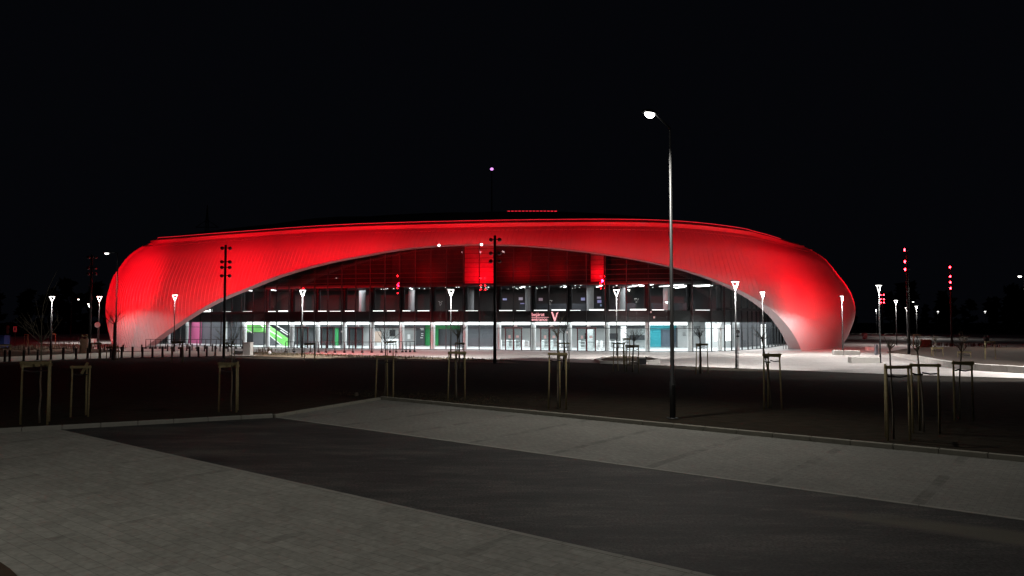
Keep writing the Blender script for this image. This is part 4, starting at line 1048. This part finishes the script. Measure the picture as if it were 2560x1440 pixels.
# dry plants in the beds
def tufts(name, pts, n, hmin, hmax, m, label, seed=3, z=.03, spread=.5, lawn=False):
    rnd = random.Random(seed); k = MB(); P = [G(*p).xy for p in pts]
    for _ in range(n):
        i = rnd.randrange(len(P) - 1); q = P[i].lerp(P[i + 1], rnd.random()) + Vector((rnd.gauss(0, spread), rnd.gauss(0, spread * 1.8)))
        if lawn and ((q - K).dot(rn) < .3 or (q - A).dot(nl) < .35): continue
        for _ in range(rnd.randint(3, 6)):
            a = rnd.uniform(0, 2 * PI); h = rnd.uniform(hmin, hmax); d = Vector((math.cos(a), math.sin(a), 0)); t_ = rnd.uniform(.05, .3) * h; s_ = Vector((-d.y, d.x, 0)) * rnd.uniform(.006, .02)
            b = Vector((q.x, q.y, z)); k.add([b - s_, b + s_, b + d * t_ * .5 + V_UP * h * .6 + s_, b + d * t_ + V_UP * h, b + d * t_ * .5 + V_UP * h * .6 - s_], [(0, 1, 2, 3, 4)])
    o = k.build(name, m, None); stuff(o, label, 'plants'); return o
M_DRY = mat('dry_stems', (.10, .065, .04), .9, 0, .5, 2)
tufts('dry_ground_cover', [(0, 878), (60, 877), (120, 875), (200, 872), (300, 876)], 260, .25, .8, M_DRY, 'dry dead stems in the dark bed at the left', 3)
tufts('dry_ground_cover', [(2300, 873), (2360, 871), (2420, 871), (2480, 872)], 220, .2, .6, M_DRY, 'dry dead stems along the back of the right bed', 4, .2)
tufts('rough_ground_cover', [(640, 884), (700, 888), (800, 890), (900, 893), (1000, 896), (1150, 901), (1250, 905)], 700, .05, .25, mat('verge_weeds', (.11, .085, .045), .9, 0, .5, 2), 'rough weeds along the verge before the railing', 5)
tufts('rough_ground_cover', [(640, 882), (720, 883)], 40, .3, .7, M_DRY, 'taller weeds right of the grey cabinet', 6)
sheet('verge_soil', [G(-60, 1392), G(-6, 1404), G(25, 1425), G(50, 1450), G(60, 1500), G(-100, 1500)], .02, M_BED)
tufts('grass', [(0, 1050), (300, 1045), (600, 1020), (900, 990), (1200, 1010), (1600, 1035), (2000, 1065), (2500, 1120)], 7000, .015, .05, mat('lawn_blades', (.07, .055, .03), .9, 0, .5, 2), 'short dark grass along the edge of the lawn', 9, 0, .9, True)
# drain cover
q = G(664, 1042); o = MB().tube([(0, 0, .004), (0, 0, .012)], .33, 24).build('drain_cover', M_DARK, None); o.location = (q.x, q.y, 0); tag(o, 'round black drain cover where lane meets paving', 'drain cover')
# rubble and litter on the lawn
q = G(891, 990); o = MB().bbox((0, 0, .08), (.16, .12, .17), .4, .04).build('stone', mat('stone', (.09, .07, .05), .9, 0, .4, 8), None); o.location = (q.x, q.y, 0); tag(o, 'small stone on the lawn near the paving corner', 'stone')
# ------------------------------------------------------------------ signs
def sign(name, label, px, by, sy, wp, hp, kind, m, Y=None):
    q = G(px, by) if Y is None else Vector((*XY(px, Y), 0)); z = AY(px, sy, q.y).z; w_ = wp / FPX * q.y; h_ = hp / FPX * q.y
    t = thing(name, label, 'sign', (q.x, q.y, 0))
    MB().tube([(0, 0, 0), (0, 0, z + h_ * .4)], .03, 8).build('pole', M_POLE, t)
    if kind == 'round':
        MB().tube([(0, -.07, z), (0, -.05, z)], w_ / 2, 24).build('sign_face', m, t)
        if 'traffic' in label or 'dark' in label:
            MB().tube([(0, -.085, z), (0, -.072, z)], w_ / 2 * .72, 24).build('sign_disc', MATS['sign_inner'], t)
            MB().box((0, -.09, z + w_ * .08), (w_ * .28, .006, w_ * .3)).build('sign_symbol', M_DARK, t)
            MB().bbox((0, -.06, z - h_ * .95), (w_ * .75, .02, w_ * .42), 0, .005).build('sub_plate', M_GREYPOLE, t)
    else:
        MB().bbox((0, -.06, z), (w_, .02, h_), 0, .004).build('sign_face', m, t)
        MB().bbox((0, -.073, z + h_ * .05), (w_ * .38, .006, h_ * .55), 0, .004).build('sign_symbol', mat('sign_blue', (.05, .07, .14), .5), t)
mat('sign_inner', (.30, .28, .28), .6)
sign('round_sign', 'plain white round sign seen from behind, on the left lamp post', 243, 0, 812, 14, 14, 'round', M_WHITE, 81)
sign('parking_sign', 'white rectangular sign with dark symbol at far left', 37, 866, 823, 9, 14, 'rect', M_WHITE)
sign('back_sign', 'dull brown rectangular sign at the left edge', 19, 868, 824, 7, 20, 'rect', mat('dull_sign', (.12, .10, .07), .7))
sign('traffic_sign', 'round traffic sign with dark ring on the plaza lamp post', 1844.5, 0, 829, 9, 12, 'round', M_DARK, 50.3)
# blue container at the far left
q = G(-4, 871); t = thing('blue_container', 'blue container cut by the left edge of the picture', 'container', (q.x, q.y, 0), .1)
MB().bbox((0, 0, .75), (1.9, 1.2, 1.4), 0, .05).build('bin_body', mat('blue_plastic', (.04, .10, .38), .5, 0, .1, 3), t); MB().bbox((0, 0, 1.5), (1.98, 1.28, .12), 0, .03).build('lid', MATS['blue_plastic'], t)
# thin fence at far left plaza edge
fp = [G(x, 867) for x in (70, 95, 120, 146, 160, 172, 184, 196)]
t = thing('wire_fence', 'thin dark wire fence at the far left plaza edge', 'fence', (fp[0].x, fp[0].y, 0)); o0 = Vector((fp[0].x, fp[0].y, 0))
for p in fp: MB().tube([p - o0, p - o0 + V_UP * 1.2], .03, 6).build('post', M_DARK, t)
for z in (.3, .75, 1.18): MB().tube([p - o0 + V_UP * z for p in fp], .012, 5).build('wire', M_DARK, t)
# ------------------------------------------------------------------ far things in the dark
q = XY(1229, 420); zt = AY(1229, 426, 420).z
t = thing('beacon_mast', 'distant dark mast with a violet light above the roof', 'mast', (q.x, q.y, 0))
k = MB(); k.tube([(0, 0, 0), (0, 0, zt)], [.8, .25], 6); k.build('mast_pole', M_DARK, t)
k = MB(); k.tube([(0, 0, zt), (0, 0, zt + .5), (0, 0, zt + 1.0), (0, 0, zt + 1.5)], [.45, .95, .95, .45], 12); k.build('beacon', emis('violet_beacon', (.85, .33, 1.0), 1.4), t)
q = XY(512, 260); t = thing('lattice_pylon', 'faint lattice power pylon behind the left roof', 'pylon', (q.x, q.y, 0)); H = AY(512, 512, 260).z
k = MB()
for sx_ in (-1, 1):
    for sy_ in (-1, 1): k.tube([(sx_ * 2.2, sy_ * 2.2, 0), (sx_ * .5, sy_ * .5, H * .8), (0, 0, H)], .12, 4)
for z in range(0, 10):
    a = 2.2 - 1.7 * z / 10 * 1.0; b = 2.2 - 1.7 * (z + 1) / 10
    z0, z1 = H * .8 * z / 10, H * .8 * (z + 1) / 10
    k.tube([(-a, -a, z0), (b, -b, z1)], .07, 4); k.tube([(a, -a, z0), (-b, -b, z1)], .07, 4)
k.build('lattice_tower', M_POLE, t)
k = MB(); k.tube([(-4, 0, H * .82), (0, 0, H * .88), (4, 0, H * .82)], .12, 4); k.tube([(-4, 0, H * .82), (4, 0, H * .82)], .12, 4); k.build('crossarm', M_POLE, t)

M_WOODS = mat('night_trees', (.006, .0055, .004), 1, 0, .3, 1, spec=0)
def woods(label, x0, x1, Y, hb, seed, n):
    rnd = random.Random(seed); k = MB()
    for i in range(n):
        x = x0 + (x1 - x0) * (i + rnd.uniform(-.4, .4)) / n; y = Y + rnd.uniform(-12, 12); h = hb * rnd.uniform(.6, 1.25)
        for j in range(26):
            a = rnd.uniform(0, 2 * PI); zz = h * (rnd.random() ** .6); r_ = h * .28 * (1.15 - zz / h); c = Vector((x + math.cos(a) * r_ * rnd.random() ** .5, y + math.sin(a) * r_ * rnd.random() ** .5, zz))
            L = h * rnd.uniform(.10, .2)
            for q_ in range(3):
                u = Vector((rnd.gauss(0, 1), rnd.gauss(0, 1), rnd.gauss(0, .8))).normalized() * L; v_ = Vector((rnd.gauss(0, 1), rnd.gauss(0, 1), rnd.gauss(0, 1))).normalized() * L
                k.add([c - u, c + v_ * .6, c + u, c - v_ * .6], [(0, 1, 2, 3)])
    stuff(k.build('woods', M_WOODS, None), label, 'woods')
woods('dark belt of trees far behind the right plaza', 85, 330, 255, 13, 1, 80)
woods('dark belt of trees far behind the left plaza', -330, -80, 245, 13, 2, 80)
